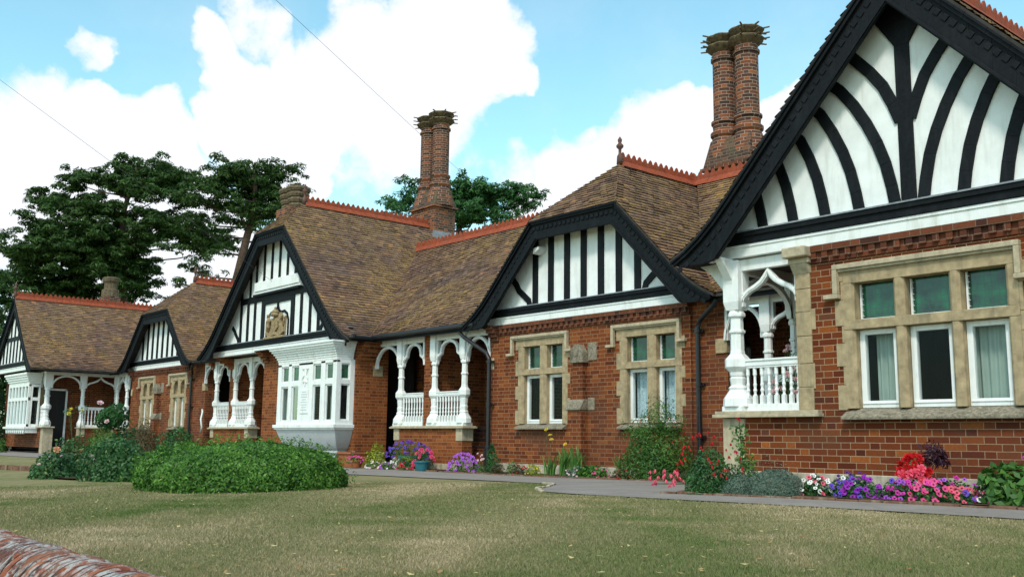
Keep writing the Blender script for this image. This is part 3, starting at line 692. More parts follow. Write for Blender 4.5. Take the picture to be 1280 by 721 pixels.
m.build('pilaster', 'stone', th, bevel=.006)
m = MB(); m.box(-6.70, -6.42, YF-.1, YF+.1, 2.8, 2.87); m.prism_x([(YF-.02, 2.68), (YF-.1, 2.8), (YF+.1, 2.8), (YF+.1, 2.68)], -6.68, -6.44); m.box(-6.72, -6.40, YF-.2, YF+.1, 2.87, 2.995); m.build('corbel', 'stone_pale', th, bevel=.015)
m = MB(); m.box(X0-.12, -6.34, YF-.12, YF+.3, .97, 1.01); m.box(X0-.1, -6.36, YF-.09, YF+.3, 1.01, 1.05); m.box(X0-.12, X0+.2, YF+.3, YF+.4, .97, 1.05); m.build('ledge', 'stone_pale', th, bevel=.006)
m = MB(); m.box(X0-.03, X0+.23, YF-.02, YF+.3, .3, .965); m.box(X0+.23, X0+.3, YF-.015, YF+.2, .7, .96); m.box(X0+.23, X0+.28, YF-.015, YF+.2, .42, .55); m.build('corner_stone', 'stone_pale', th, bevel=.008)
fR = frame_map('x', YF+.08)
column(th, fR, -7.60, 1.05, r=.095, base=.15, zspring=2.34)
balustrade(th, fR, -7.50, -6.66, 1.05, 1.66, 8)
spandrel(th, fR, -7.52, -6.66, 'ogee', 2.38, 2.985)
fRs = frame_map('y', -7.62, -1)
spandrel(th, fRs, 10.46, 11.62, 'round', 2.35, 2.985)
column(th, fRs, 11.7, .3, r=.07, base=.1, zspring=2.36)
spandrel(th, fRs, 11.78, 12.9, 'ogee', 2.38, 2.985)
balustrade(th, fRs, 11.78, 12.9, .95, 1.66, 9); 
m = MB(); m.box(-7.78, -7.5, 11.6, 13, -.2, .9); m.build('parapet_wall', 'brick_bright', th); m = MB(); m.box(-7.86, -7.44, 11.55, 13, .9, .95); m.build('ledge', 'stone_pale', th)
m = MB(); m.prism_x([(YF-.28, 3.0), (YF+.0, 3.0), (YF+.0, 2.5), (YF-.05, 2.72), (YF-.2, 2.9)], -7.68, -7.56); m.build('bracket', 'white_paint', th, bevel=.01)
m = MB(); m.prism([(-8.15, 2.98), (-7.7, 2.98), (-7.7, 2.4), (-7.78, 2.62), (-7.98, 2.86)], YF+.04, YF+.13); m.build('bracket', 'white_paint', th, bevel=.01)
wall(th, YF+.322, 14.5, -.1, 3.0, -6.462, thick=.3, axis='y', facing=1)       # porch inner wall is its left side
m = MB(); m.box(X0, -6.77, YF+.3, 14.4, .0, .12); m.build('porch_floor', 'stone_floor', th)
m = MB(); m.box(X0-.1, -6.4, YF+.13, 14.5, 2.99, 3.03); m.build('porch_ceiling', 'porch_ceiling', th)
wall(th, YF+.322, 19.6, 0, 3.05, X1, axis='y')
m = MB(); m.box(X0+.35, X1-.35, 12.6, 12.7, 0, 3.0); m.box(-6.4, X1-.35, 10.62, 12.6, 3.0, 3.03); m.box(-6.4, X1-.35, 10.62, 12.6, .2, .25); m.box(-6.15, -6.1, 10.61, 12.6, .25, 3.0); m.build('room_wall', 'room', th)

# ---- cottages with half-hipped gables (two of the same pattern)
def hipped(xc, label, arched, curts, brickR, dp, fineL=1):
    th = thing('hipped_cottage', (xc, 14.4, 0), label, 'cottage', 'cottages of the almshouse terrace')
    yw = 12.97; x0, x1 = xc-2.77, xc+2.52
    ro, zf = gable_roof(th, xc, 6.13, 3.27, 3.05, 12.62, 16.3, hip=(1.15, 13.95), fine=(1, 1))
    bargeboards(th, xc, 12.62, zf, hipw=1.15)
    S = [('stud', k*.455, .15, 3.3, None) for k in range(-3, 4)]
    if not arched:
        for s in (-1, 1): S.append(('curve', [(s*1.52, 3.3), (s*1.56, 3.43), (s*1.7, 3.54), (s*1.86, 3.66), (s*1.95, 3.8), (s*2.05, 3.9)], .13))
    else: S = [('stud', k*.455, .13, 3.3, None) for k in range(-4, 5)]
    gable_front(th, xc, 12.96, zf, 1.15, 0, S)
    for s in ((-1,) if not arched else ()):
        m = MB(); m.prism([(xc+s*1.2, 4.3), (xc+s*1.2, 4.42), (xc+s*1.04, 4.44), (xc+s*1.04, 4.38)], 12.72, 12.96); m.build('purlin_end', 'white_paint', th, bevel=.01)
    d1, d2 = -1.17, 1.62
    if not arched:
        L1 = [(xc-1.72, xc-1.26), (xc-1.06, xc-.62)]; H1 = (xc-2.07, xc-.42); L2 = [(xc+1.06, xc+1.53), (xc+1.74, xc+2.16)]; H2 = (xc+.73, xc+2.33)
    else:
        L1 = [(xc-1.62, xc-1.26), (xc-1.06, xc-.70)]; H1 = (xc-1.95, xc-.42); L2 = [(xc+1.16, xc+1.52), (xc+1.72, xc+2.08)]; H2 = (xc+.83, xc+2.38)
    zs = (.87, .98, 1.94, 2.06, 2.51, 2.68)
    wall(th, x0, x1, .2, 3.0, yw, holes=[(L1[0][0]-.1, L1[1][1]+.1, .88, 2.66), (L2[0][0]-.1, L2[1][1]+.1, .88, 2.66)]); plinth(th, x0, x1, yw, .2 if xc > -20 else .16)
    stone_window(th, 'window', yw, L1, H1, curts[:2], arched, zs, 2.74); stone_window(th, 'window', yw, L2, H2, curts[2:], arched, zs, 2.74)
    wall(th, x1, x1+brickR, -.1, 3.0, 13.02, name='side_wall'); plinth(th, x1, x1+brickR, 13.02, .2)
    m = MB(); m.box(x1+brickR-.22, x1+brickR+.01, 12.99, 13.1, 2.1, 2.34); m.build('springer_stone', 'stone', th, bevel=.01)
    m = MB(); m.box(x0-.012, x0+.12, yw-.012, yw+.15, 2.1, 2.34); m.build('springer_stone', 'stone_pale', th, bevel=.01)
    cornice(th, x0, x1, yw)
    for xx in (x0+.05,): corbel(th, xx+.1, yw+.02, 3.0, .25, .25, 'brick_dark')
    # narrow brick buttress with a gabled stone cap and a lower weathered stone
    bx0, bx1 = xc-.21, xc+.06
    b = MB(); b.box(bx0, bx1, yw-.11, yw, 1.38, 2.14); b.box(bx0-.06, bx1+.02, yw-.17, yw, .0, 1.22); bt = b.build('buttress', 'brick', th)
    s = MB(); s.prism([(bx0-.03, 2.14), (bx1+.03, 2.14), (bx1+.03, 2.3), ((bx0+bx1)/2+.07, 2.44), ((bx0+bx1)/2-.07, 2.44), (bx0-.03, 2.3)], yw-.15, yw-.01)
    s.box(bx0-.05, bx1+.05, yw-.17, yw-.005, 2.1, 2.15); s.box(bx1+.03, bx1+.26, yw-.012, yw+.05, 2.14, 2.47); s.box(bx0+.1, bx1-.1, yw-.162, yw-.15, 2.22, 2.3); s.build('gabled_cap', 'stone_weathered', bt, bevel=.015)
    s = MB(); s.prism_x([(yw-.21, 1.22), (yw-.21, 1.26), (yw-.11, 1.42), (yw, 1.42), (yw, 1.22)], bx0-.1, bx1+.03); s.box(bx1+.03, bx1+.2, yw-.012, yw+.05, 1.22, 1.45); s.build('weathering_stone', 'stone_weathered', bt, bevel=.012)
    downpipe(th, x1+.18, 12.93, 2.55, .05, (x1+.75, 12.72, 2.95))
    if dp: downpipe(th, x0+.08, 12.87, 2.32, .05, (x0-.75, 12.72, 2.92))
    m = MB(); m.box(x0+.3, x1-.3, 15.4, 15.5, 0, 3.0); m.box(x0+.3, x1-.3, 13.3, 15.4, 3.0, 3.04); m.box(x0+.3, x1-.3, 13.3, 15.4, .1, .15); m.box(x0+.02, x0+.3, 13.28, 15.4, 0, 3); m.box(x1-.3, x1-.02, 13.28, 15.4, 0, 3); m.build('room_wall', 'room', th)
    return th, zf
lace = ('curtain_lace', 0, 0, 3); wh = ('curtain_white', 0, 0, 2)
HC, _ = hipped(-12.98, 'brick cottage with half hipped black and white gable over two square headed stone windows', False, [None, None, lace, lace], .71, True)
H2, _ = hipped(-33.73, 'brick cottage with half hipped striped gable over two pointed arched stone windows', True, [wh, wh, wh, wh], 1.15, False)

# porch to the right of the near hipped cottage belongs to it
fx = FX
spandrel(HC, fx, -9.75, -9.02, 'round', 2.3, 2.985); column(HC, fx, -8.95, .95); spandrel(HC, fx, -8.87, -8.0, 'ogee', 2.42, 2.985); balustrade(HC, fx, -8.87, -8.0, .95, n=7); column(HC, fx, -7.95, .95, base=.11); low_wall(HC, fx, -9.0, -7.8)
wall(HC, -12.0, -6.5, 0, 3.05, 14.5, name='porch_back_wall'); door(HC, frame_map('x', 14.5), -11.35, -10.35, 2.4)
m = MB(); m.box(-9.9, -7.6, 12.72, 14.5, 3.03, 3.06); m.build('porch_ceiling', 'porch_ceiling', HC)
long_roof(HC, -12.9, -5.3, 16.3, 6.13, 3.62, 3.05, crest=(-12.9, -5.3), toe=(-9.85, -8.1))
m = MB(); m.box(-9.95, -7.9, 12.70, 12.74, 2.92, 3.06); m.build('fascia', 'black_timber', HC)
# porch to the left of the far hipped cottage
spandrel(H2, fx, -36.88, -36.5, 'round', 2.35, 2.985, half=-1); column(H2, fx, -36.98, .95, r=.07); spandrel(H2, fx, -37.95, -37.05, 'ogee', 2.42, 2.985); balustrade(H2, fx, -37.95, -37.05, .95, n=8); column(H2, fx, -38.02, .95, r=.07); low_wall(H2, fx, -38.1, -36.9)
wall(H2, -39.4, -36.0, 0, 3.05, 14.5, name='porch_back_wall')
m = MB(); m.box(-39.3, -36.2, 12.7, 14.5, 3.03, 3.06); m.build('porch_ceiling', 'porch_ceiling', H2)
long_roof(H2, -40.6, -33.8, 16.3, 6.0, 3.62, 3.05, crest=(-36, -33.8), toe=(-37.9, -36.9))
m = MB(); m.box(-38.2, -36.9, 12.70, 12.74, 2.92, 3.06); m.build('fascia', 'black_timber', H2)

# ---- recessed porch range between near hipped cottage and central block
def porch_pair(th, dx, left_pier):
    f = FX
    if left_pier: spandrel(th, f, -20.12+dx, -19.13+dx, 'round', 2.32, 2.985)
    else: spandrel(th, f, -19.95+dx, -19.13+dx, 'round', 2.32, 2.985)
    column(th, f, -19.05+dx, .95); spandrel(th, f, -18.97+dx, -18.12+dx, 'tre', 2.42, 2.985); balustrade(th, f, -18.97+dx, -18.12+dx, .95, n=8)
    m = MB(); m.box(-18.1+dx, -17.82+dx, 12.97, 14.5, .9, 3.02); m.build('brick_pier', 'brick_bright', th)
    column(th, f, -17.73+dx, .95); spandrel(th, f, -17.66+dx, -16.73+dx, 'tre', 2.42, 2.985); balustrade(th, f, -17.66+dx, -16.73+dx, .95, n=9)
    column(th, f, -16.65+dx, .95); spandrel(th, f, -16.57+dx, -15.78+dx, 'round', 2.32, 2.985)
    low_wall(th, f, -19.12+dx, -16.58+dx)
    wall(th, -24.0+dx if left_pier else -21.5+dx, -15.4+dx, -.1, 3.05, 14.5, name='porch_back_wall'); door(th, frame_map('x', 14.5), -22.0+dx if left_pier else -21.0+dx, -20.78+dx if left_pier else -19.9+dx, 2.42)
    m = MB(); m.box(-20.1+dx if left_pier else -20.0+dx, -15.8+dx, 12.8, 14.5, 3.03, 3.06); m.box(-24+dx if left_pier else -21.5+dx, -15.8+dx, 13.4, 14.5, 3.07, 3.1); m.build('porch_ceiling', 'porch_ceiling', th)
    m = MB(); m.box(-24+dx if left_pier else -21.5+dx, -15.7+dx, 13.1, 14.5, .0, .1); m.build('porch_floor', 'stone_floor', th)
PR = th = thing('porch_range', (-17.9, 14.4, 0), 'low brick range with two white balustraded porches between the centre block and the hipped cottage', 'porch', 'cottages of the almshouse terrace')
long_roof(th, -24.2, -12.9, 16.3, 6.13, 3.62, 3.05, crest=(-23.3, -12.9), toe=(-20.1, -16.0))
porch_pair(th, 0, True)
m = MB(); m.box(-20.2, -20.138, 12.92, 13.2, 2.14, 2.4); m.build('springer_stone', 'stone', th, bevel=.012)
m = MB(); m.box(-20.2, -20.13, 13.0, 13.3, .0, .34); m.build('corner_stone', 'stone_pale', th, bevel=.01)
m = MB(); m.box(-19.8, -15.85, 12.69, 12.73, 2.93, 3.07); m.build('fascia', 'black_timber', th)
m = MB(); m.tube([(-19.8, 12.64, 3.04), (-15.9, 12.64, 3.04)], .055, 10); m.build('gutter', 'black_iron', th)
wall(th, 13.05, 14.5, 0, 3.0, -15.72, axis='y', thick=.2, name='side_wall', facing=-1)

# ---- central block
CB = th = thing('central_block', (-24.22, 14.4, 0), 'central two storey looking block with tall timbered gable, carved stone arms and white bay window', 'almshouse', 'cottages of the almshouse terrace')
xc = -24.22
ro, zf = gable_roof(th, xc, 7.16, 4.3, 3.0, 12.07, 17.4, hip=(.82, 13.05), fine=(1, 1)); bargeboards(th, xc, 12.07, zf, hipw=.82, zfoot=2.9)
S = []
for d in (-2.24, -1.8, -1.37, 1.31, 1.78, 2.22): S.append(('stud', d, .12, 3.3, 4.42 if abs(d) < 2 else None))
S += [('stud', -.86, .2, 3.3, 4.42), ('stud', .84, .2, 3.3, 4.42), ('rail', -2.3, 2.3, 4.42, 4.6), ('rail', -.76, .74, 4.3, 4.42)]
for s in (-1, 1): S.append(('curve', [(s*2.34, 3.3), (s*2.38, 3.45), (s*2.5, 3.56), (s*2.62, 3.7), (s*2.78, 3.82)], .11))
for s in (-1, 1): S.append(('curve', [(s*.62, 3.3), (s*.62, 3.78), (s*.54, 3.95), (s*.38, 4.04), (s*.2, 4.02), (s*.08, 4.08), (s*.02, 4.2), (0, 4.32)], .065))
S += [('stud', k*.455, .1, 4.95, None) for k in range(-3, 4) if abs(k) < 4] + [('stud', -1.72, .1, 4.6, None), ('stud', 1.72, .1, 4.6, None)]
pan = gable_front(th, xc, 12.42, zf, .82, 0, S)
m = MB(); m.box(xc-1.28, xc+1.3, 12.3, 12.42, 4.7, 4.96); m.box(xc-1.3, xc+1.32, 12.33, 12.42, 4.62, 4.7); m.build('white_board', 'plaster', th, bevel=.01)
m = MB(); m.box(xc-1.3, xc+1.32, 12.28, 12.42, 4.56, 4.62); m.build('timber', 'black_timber', pan)
# carved arms: crowned shield between two supporters above a scroll
m = MB(); y = 12.37
m.prism([(xc-.5, 3.42), (xc+.5, 3.42), (xc+.52, 3.9), (xc+.3, 3.82), (xc+.1, 3.95), (xc, 4.12), (xc-.1, 3.95), (xc-.3, 3.82), (xc-.52, 3.9)], y, y+.05)
m.prism([(xc-.19, 3.86), (xc+.19, 3.86), (xc+.17, 3.6), (xc, 3.48), (xc-.17, 3.6)], y-.05, y)
m.band([(xc-.5, 3.5), (xc-.3, 3.4), (xc, 3.45), (xc+.3, 3.4), (xc+.5, 3.5)], .09, y-.06, y)
for s in (-1, 1):
    m.tube([(xc+s*.44, y-.02, 3.52), (xc+s*.36, y-.04, 3.66), (xc+s*.32, y-.05, 3.8), (xc+s*.4, y-.04, 3.9), (xc+s*.36, y-.06, 3.97)], [.05, .07, .06, .045, .05], 8)
    m.tube([(xc+s*.36, y-.04, 3.72), (xc+s*.2, y-.07, 3.8)], [.03, .02], 6); m.tube([(xc+s*.44, y-.02, 3.6), (xc+s*.5, y-.03, 3.75), (xc+s*.47, y-.03, 3.86)], .018, 6)
m.lathe(xc, y-.04, [(.1, 3.9), (.13, 3.95), (.1, 4.0), (.12, 4.02), (.03, 4.1), (.04, 4.14), (.01, 4.17)], 10)
m.box(xc-.1, xc+.1, y-.06, y-.05, 3.66, 3.68); m.box(xc-.012, xc+.012, y-.06, y-.05, 3.55, 3.82)
m.box(xc-.56, xc+.56, y-.08, y+.05, 3.31, 3.37); m.build('carved_arms', 'carved_stone', th, bevel=.008)
# body walls
wall(th, -24.95, -20.15, .1, 3.0, 12.45, mat='brick_bright', holes=[(-23.1, -20.5, .98, 2.6)]); wall(th, 12.772, 13.35, .1, 3.0, -20.15, axis='y', mat='brick_bright'); plinth(th, -24.95, -20.15, 12.45, .15)
wall(th, 12.772, 14.6, .0, 3.0, -24.95, axis='y', mat='brick_bright', facing=-1)
corbel(th, -24.8, 12.47, 3.0, .3, .3, 'brick_bright'); corbel(th, -28.0, 13.0, 3.0, .3, .55, 'brick_bright'); corbel(th, -29.3, 13.0, 3.0, .2, .3, 'brick_bright')
m = MB()
for i in range(5): m.box(-20.2, -20.15+.06*(i+1), 12.5, 13.0, 2.5+.1*i, 2.5+.1*(i+1)-.002)
m.build('corbel', 'brick_bright', th, bevel=.006)
m = MB(); m.box(-20.5, -19.8, 12.5, 12.54, 2.93, 3.05); m.box(-19.86, -19.82, 12.1, 12.75, 2.93, 3.06); m.build('fascia', 'black_timber', th)
m = MB(); m.lathe(-19.82, 12.12, [(.05, 2.97), (.08, 3.0), (.08, 3.07), (.03, 3.08)], 10); m.tube([(-19.8, 12.1, 3.02), (-19.8, 12.75, 3.02)], .05, 10); m.build('gutter', 'black_iron', th)
# bay window
bx0, bx1, by = -23.14, -20.22, 11.95
m = MB(); zb0, zb1 = .98, 2.5
ups = [(bx0, -22.96), (-22.58, -22.42), (-22.05, -21.35), (-20.96, -20.76), (-20.4, bx1)]
for a, b in ups: m.box(a, b, by, by+.09, zb0, zb1)
m.box(bx0, bx1, by, by+.09, 2.44, 2.52)
for a, b in ((-22.96, -22.58), (-22.42, -22.05), (-21.35, -20.96), (-20.76, -20.4)): m.box(a, b, by+.003, by+.09, 1.93, 2.04); m.box(a, b, by+.003, by+.09, .98, 1.06)
for a, b in ((by+.09, by+.13), (by+.37, 12.45)): m.box(bx1-.09, bx1, a, b, zb0, 2.52)
m.box(bx1-.09, bx1-.003, by+.13, by+.37, 1.93, 2.04); m.box(bx1-.09, bx1-.003, by+.13, by+.37, .98, 1.08); m.box(bx1-.09, bx1-.003, by+.13, by+.37, 2.42, 2.52)
m.box(bx0, bx0+.09, by+.09, 12.45, zb0, 2.52)
m.box(bx0-.06, bx1+.06, by-.07, 12.45, .9, .98); m.box(bx0-.03, bx1+.03, by-.04, 12.45, .86, .9)
bw = m.build('bay_window', 'white_paint', th, bevel=.006)
m = MB()
for i in range(7):
    t0, t1 = i/7, (i+1)/7; e0, e1 = .19*(1-math.cos(t0*PI/2)), .19*(1-math.cos(t1*PI/2)); m.box(bx0-e1, bx1+e1*.6, by-e1, 12.4, 2.52+.055*i, 2.52+.055*(i+1)-.001)
m.box(bx0-.22, bx1+.15, by-.22, 12.4, 2.905, 2.95); m.build('cornice', 'white_paint', bw, bevel=.008)
m = MB()      # coved apron under the sill
N = 8
for i in range(N):
    t0, t1 = i/N, (i+1)/N; e = lambda t: .33*(1-(1-t)**.6)
    z0_, z1_ = .86-.5*t0, .86-.5*t1
    a, b = e(t0)*.85, e(t1)*.85
    m.add([(bx0+a, by+a, z0_), (bx1-a, by+a, z0_), (bx1-a, 12.45, z0_), (bx0+a, 12.45, z0_), (bx0+b, by+b, z1_), (bx1-b, by+b, z1_), (bx1-b, 12.45, z1_), (bx0+b, 12.45, z1_)], [(0, 1, 5, 4), (1, 2, 6, 5), (3, 0, 4, 7), (4, 5, 6, 7), (0, 3, 2, 1)])
m.box(bx0+.27, bx1-.24, by+.24, 12.45, .31, .36); m.prism([(bx0+.4, .31), (bx1-.35, .31), (bx1-.55, .1), (bx0+.6, .1)], by+.3, 12.45); m.build('apron', 'grey_paint', bw)
for a, b in ((-22.96, -22.58), (-22.42, -22.05), (-21.35, -20.96), (-20.76, -20.4)):
    for c, d in ((1.06, 1.93), (2.04, 2.44)):
        m = MB(); m.box(a+.02, a+.05, by+.03, by+.07, c, d); m.box(b-.05, b-.02, by+.03, by+.07, c, d); m.box(a+.05, b-.05, by+.03, by+.07, c, c+.035); m.box(a+.05, b-.05, by+.03, by+.07, d-.035, d); m.build('sash', 'white_paint', bw, bevel=.004)
for c, d in ((1.08, 1.93), (2.04, 2.42)): m = MB(); m.box(bx1-.07, bx1-.03, by+.13, by+.16, c, d); m.box(bx1-.07, bx1-.03, by+.34, by+.37, c, d); m.box(bx1-.07, bx1-.03, by+.16, by+.34, c, c+.03); m.box(bx1-.07, bx1-.03, by+.16, by+.34, d-.03, d); m.build('sash', 'white_paint', bw, bevel=.004)
for a, b in ((-22.96, -22.58), (-22.42, -22.05), (-21.35, -20.96), (-20.76, -20.4)):
    for c, d, mt in ((1.06, 1.93, 'glass'), (2.04, 2.44, 'leaded_glass')): g = MB(); g.add([(a, by+.055, c), (b, by+.055, c), (b, by+.055, d), (a, by+.055, d)], [(0, 1, 2, 3)]); g.build('pane', mt, bw)
for c, d, mt in ((1.06, 1.93, 'glass'), (2.04, 2.44, 'leaded_glass')): g = MB(); g.add([(bx1-.05, by+.13, c), (bx1-.05, by+.37, c), (bx1-.05, by+.37, d), (bx1-.05, by+.13, d)], [(0, 1, 2, 3)]); g.build('pane', mt, bw)
curtain(bw, -23.0, -22.75, 1.0, 2.0, by+.2, 'curtain_white', 2); curtain(bw, -21.3, -21.02, 1.0, 2.0, by+.2, 'curtain_white', 2); curtain(bw, -20.8, -20.45, 1.0, 2.0, by+.2, 'curtain_green', 2); curtain(bw, -22.4, -22.28, 1.0, 2.0, by+.2, 'curtain_green', 1)
m = MB(); cx = -21.7; m.box(cx-.19, cx+.19, by-.02, by, 1.25, 1.83)
m.build('notice_plaque', 'white_paint', bw, bevel=.004)
m = MB()
for i in range(8):
    z = 1.78-i*.063; w = .15 if i % 3 else .11; m.box(cx-w, cx+w, by-.024, by-.02, z-.012, z+.006)
m.build('plaque_lines', 'grey_paint', bw)
m = MB()
for s in (-1, 1): m.lathe(cx+s*.1, by-.012, [(.03, 2.32), (.045, 2.35), (.01, 2.4)], 8); m.tube([(cx+s*.1, by-.015, 2.3), (cx+s*.05, by-.015, 2.18), (cx+s*.14, by-.015, 2.1)], .012, 6)
m.tube([(cx-.1, by-.015, 2.0), (cx, by-.015, 2.06), (cx+.1, by-.015, 2.0)], .014, 6); m.tube([(cx, by-.015, 2.06), (cx, by-.015, 1.93)], .02, 6); m.build('carved_ornament', 'white_paint', bw)
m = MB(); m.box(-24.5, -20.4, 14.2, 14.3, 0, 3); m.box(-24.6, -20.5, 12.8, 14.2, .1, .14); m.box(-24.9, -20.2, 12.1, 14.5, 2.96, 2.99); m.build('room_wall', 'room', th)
porch_pair(th, -10.1, False)
long_roof(th, -33.8, -24.2, 16.3, 6.1, 3.62, 3.05, crest=(-33.7, -24.3), toe=(-30.6, -28.2))
m = MB(); m.box(-31.0, -28.3, 12.69, 12.73, 2.93, 3.07); m.build('fascia', 'black_timber', th)
m = MB(); m.tube([(-29.95, 12.9, 1.5), (-29.8, 12.85, 1.42), (-29.85, 12.83, 1.2), (-29.75, 12.83, .95), (-29.85, 12.84, .8)], .03, 8); m.build('handrail', 'white_paint', th, smooth=True)

# ---- left wing
LW = th = thing('gabled_cottage', (-40.7, 11.6, 0), 'farthest brick cottage at the left edge with a side porch facing the lawn', 'cottage', 'cottages of the almshouse terrace')
xc = -40.7
ro, zf = gable_roof(th, xc, 5.86, 3.1, 3.02, 9.8, 16.3, fine=(0, 1)); bargeboards(th, xc, 9.8, zf)
S = [('stud', k*.46, .12, 3.3, 4.2 if abs(k) < 3 else None) for k in range(-5, 6)] + [('rail', -1.5, 1.5, 4.2, 4.34), ('stud', 0, .12, 4.34, None), ('stud', .5, .1, 4.34, None), ('stud', -.5, .1, 4.34, None)]
gable_front(th, xc, 9.92, zf, None, 0, S)
YF = 10.52
wall(th, -43.8, -39.35, .2, 3.0, YF, holes=[(-41.3, -39.5, .98, 2.6)]); wall(th, -39.35, -38.25, .2, .92, YF, thick=.3, name='parapet_wall')
m = MB()
bx0, bx1, by = -41.7, -38.95, 10.1; k = 6
for i in range(k+1): x = bx0+.05+(bx1-bx0-.1)*i/k; m.box(x-.05, x+.05, by, by+.09, .95, 2.5)
m.box(bx0, bx1, by+.002, by+.09, 1.9, 2.02); m.box(bx0, bx1, by+.002, by+.09, 2.42, 2.52); m.box(bx0, bx1, by+.002, by+.09, .95, 1.04)
for c in (0, 1): m.box(bx1-.09, bx1, by+.1 if c == 0 else by+.36, by+.16 if c == 0 else 10.52, .95, 2.5)
m.box(bx1-.09, bx1-.003, by+.16, by+.36, 1.9, 2.02); m.box(bx1-.09, bx1-.003, by+.16, by+.36, .95, 1.04); m.box(bx1-.09, bx1-.003, by+.16, by+.36, 2.4, 2.5)
m.box(bx0-.08, bx1+.08, by-.08, 10.52, .87, .95); 
for i in range(5): e = .04*i; m.box(bx0-e, bx1+e, by-e, 10.52, 2.52+.08*i, 2.6+.08*i-.002)
bw = m.build('bay_window', 'white_paint', th, bevel=.006)
g = MB(); g.box(bx0+.03, bx1-.06, by+.05, by+.056, .98, 2.45); g.box(bx1-.056, bx1-.05, by+.12, 10.5, .98, 2.45); g.build('pane', 'glass', bw)
curtain(bw, bx0+.1, bx1-.15, 1.0, 2.45, by+.16, 'curtain_white', 12)
m = MB(); 
for i in range(9): a = bx0+.1+(bx1-bx0-.2)*i/9; m.prism([(a, .87), (a+.3, .87), (a+.24, .74), (a+.15, .68), (a+.06, .74)], by-.02, by+.04)
m.box(bx1-.02, bx1+.03, by, 10.5, .72, .87); m.build('valance', 'white_paint', bw)
m = MB(); m.box(-39.42, -39.22, YF-.02, YF+.2, .9, 3.0); m.build('pilaster', 'stone', th, bevel=.008)
m = MB(); m.box(-39.5, -38.1, YF-.1, YF+.35, .91, .96); m.build('ledge', 'stone_pale', th, bevel=.006)
m = MB(); m.box(-38.5, -38.2, YF-.02, YF+.33, -.1, .9); m.build('corner_stone', 'stone_pale', th, bevel=.008)
fL = frame_map('x', YF+.08); column(th, fL, -38.38, .96, r=.095, base=.15); balustrade(th, fL, -39.22, -38.46, .96, 1.66, 8); spandrel(th, fL, -39.22, -38.46, 'ogee', 2.4, 2.985)
fLs = frame_map('y', -38.32, 1); spandrel(th, fLs, 10.7, 11.75, 'round', 2.36, 2.985); column(th, fLs, 11.83, .95, r=.075, base=.11); balustrade(th, fLs, 11.9, 13.0, .95, 1.66, 9); spandrel(th, fLs, 11.9, 13.0, 'ogee', 2.4, 2.985); column(th, fLs, 13.06, .95, r=.075, base=.11)
m = MB(); m.box(-38.5, -38.2, 11.75, 13.3, -.1, .9); m.build('parapet_wall', 'brick', th); m = MB(); m.box(-38.58, -38.12, 11.7, 13.2, .9, .95); m.build('ledge', 'stone_pale', th, bevel=.006)
m = MB(); m.box(-38.42, -38.18, 11.72, 11.95, .6, .9); m.box(-38.42, -38.18, 12.9, 13.15, .6, .9); m.build('corner_stone', 'stone_pale', th, bevel=.006)
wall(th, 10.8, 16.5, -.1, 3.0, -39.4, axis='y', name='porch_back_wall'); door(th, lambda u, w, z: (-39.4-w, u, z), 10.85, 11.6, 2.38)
m = MB(); m.box(-38.45, -38.2, 13.1, 13.35, 0, 3); m.build('brick_pier', 'brick', th)
m = MB(); m.box(-39.4, -38.25, 10.55, 14.5, 3.0, 3.03); m.build('porch_ceiling', 'porch_ceiling', th)
m = MB(); m.box(-37.75, -37.71, 9.85, 12.9, 2.92, 3.05); m.build('fascia', 'black_timber', th); m = MB(); m.tube([(-37.66, 9.85, 3.02), (-37.66, 12.8, 3.02)], .055, 10); m.build('gutter', 'black_iron', th)
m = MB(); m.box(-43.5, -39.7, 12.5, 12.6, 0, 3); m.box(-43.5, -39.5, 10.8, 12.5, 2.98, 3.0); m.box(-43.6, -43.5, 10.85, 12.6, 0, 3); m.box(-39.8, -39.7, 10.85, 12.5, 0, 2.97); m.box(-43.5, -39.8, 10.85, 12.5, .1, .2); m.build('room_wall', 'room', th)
# rear wall of the terrace, out of sight of the lawn
for (t_, a, b) in ((RW, -7.75, -2.55), (HC, -15.7, -7.76), (PR, -20.3, -15.71), (CB, -30.1, -20.31), (H2, -38, -30.11), (LW, -43.8, -38.01)):
    m = MB(); m.box(a, b, 19.6, 19.9, -.2, 3.05); m.build('rear_wall', 'brick', t_)

# ---- chimneys
chimney(HC, -12.35, 17.0, 5.0, 6.45, 7.42, 9.6, base=1.15, r=.25, shafts=((-.30, 0), (.30, 0)))
chimney(PR, -24.5, 17.75, 5.5, 7.76, 8.66, 10.93, base=1.2, r=.265, shafts=((-.32, 0), (.32, 0)))
m = MB(); m.box(-25.1, -23.88, 17.29, 17.33, 6.3, 6.9); m.prism_x([(17.3, 7.0), (18.0, 7.0), (18.0, 6.2), (17.3, 6.2)], -23.89, -23.86); m.build('lead_flashing', 'lead', PR)
for par, cx, cy, z0, z1, r in ((LW, -45.5, 14.9, 4.5, 7.8, .36),):
    m = MB(); m.box(cx-r, cx+r, cy-r, cy+r, z0, z1-.9); st = m.build('chimney', 'brick_stack', par, bevel=.01); s = MB(); s.lathe(cx, cy, [(r*1.05, z1-.9), (r*1.05, z1-.6), (r*.8, z1-.55), (r*.8, z1-.3), (r*1.0, z1-.2), (r*1.08, z1-.05), (r*.8, z1)], 12); s.build('chimney_head', 'sooty_stone', st)
m = MB(); cx, cy = -28.5, 15.0; m.box(cx-.45, cx+.45, cy-.4, cy+.4, 4.5, 8.05); st = m.build('chimney', 'brick_stack', CB, bevel=.01); h = MB(); 
for dx in (-.24, .24):
    for k in range(4): z = 8.05+.18*k; rr = .27+.035*k; h.lathe(cx+dx, cy, [(rr, z), (rr*1.12, z+.09), (rr, z+.17)], 8, PI/8)
h.build('chimney_head', 'sooty_stone', st, bevel=.006)

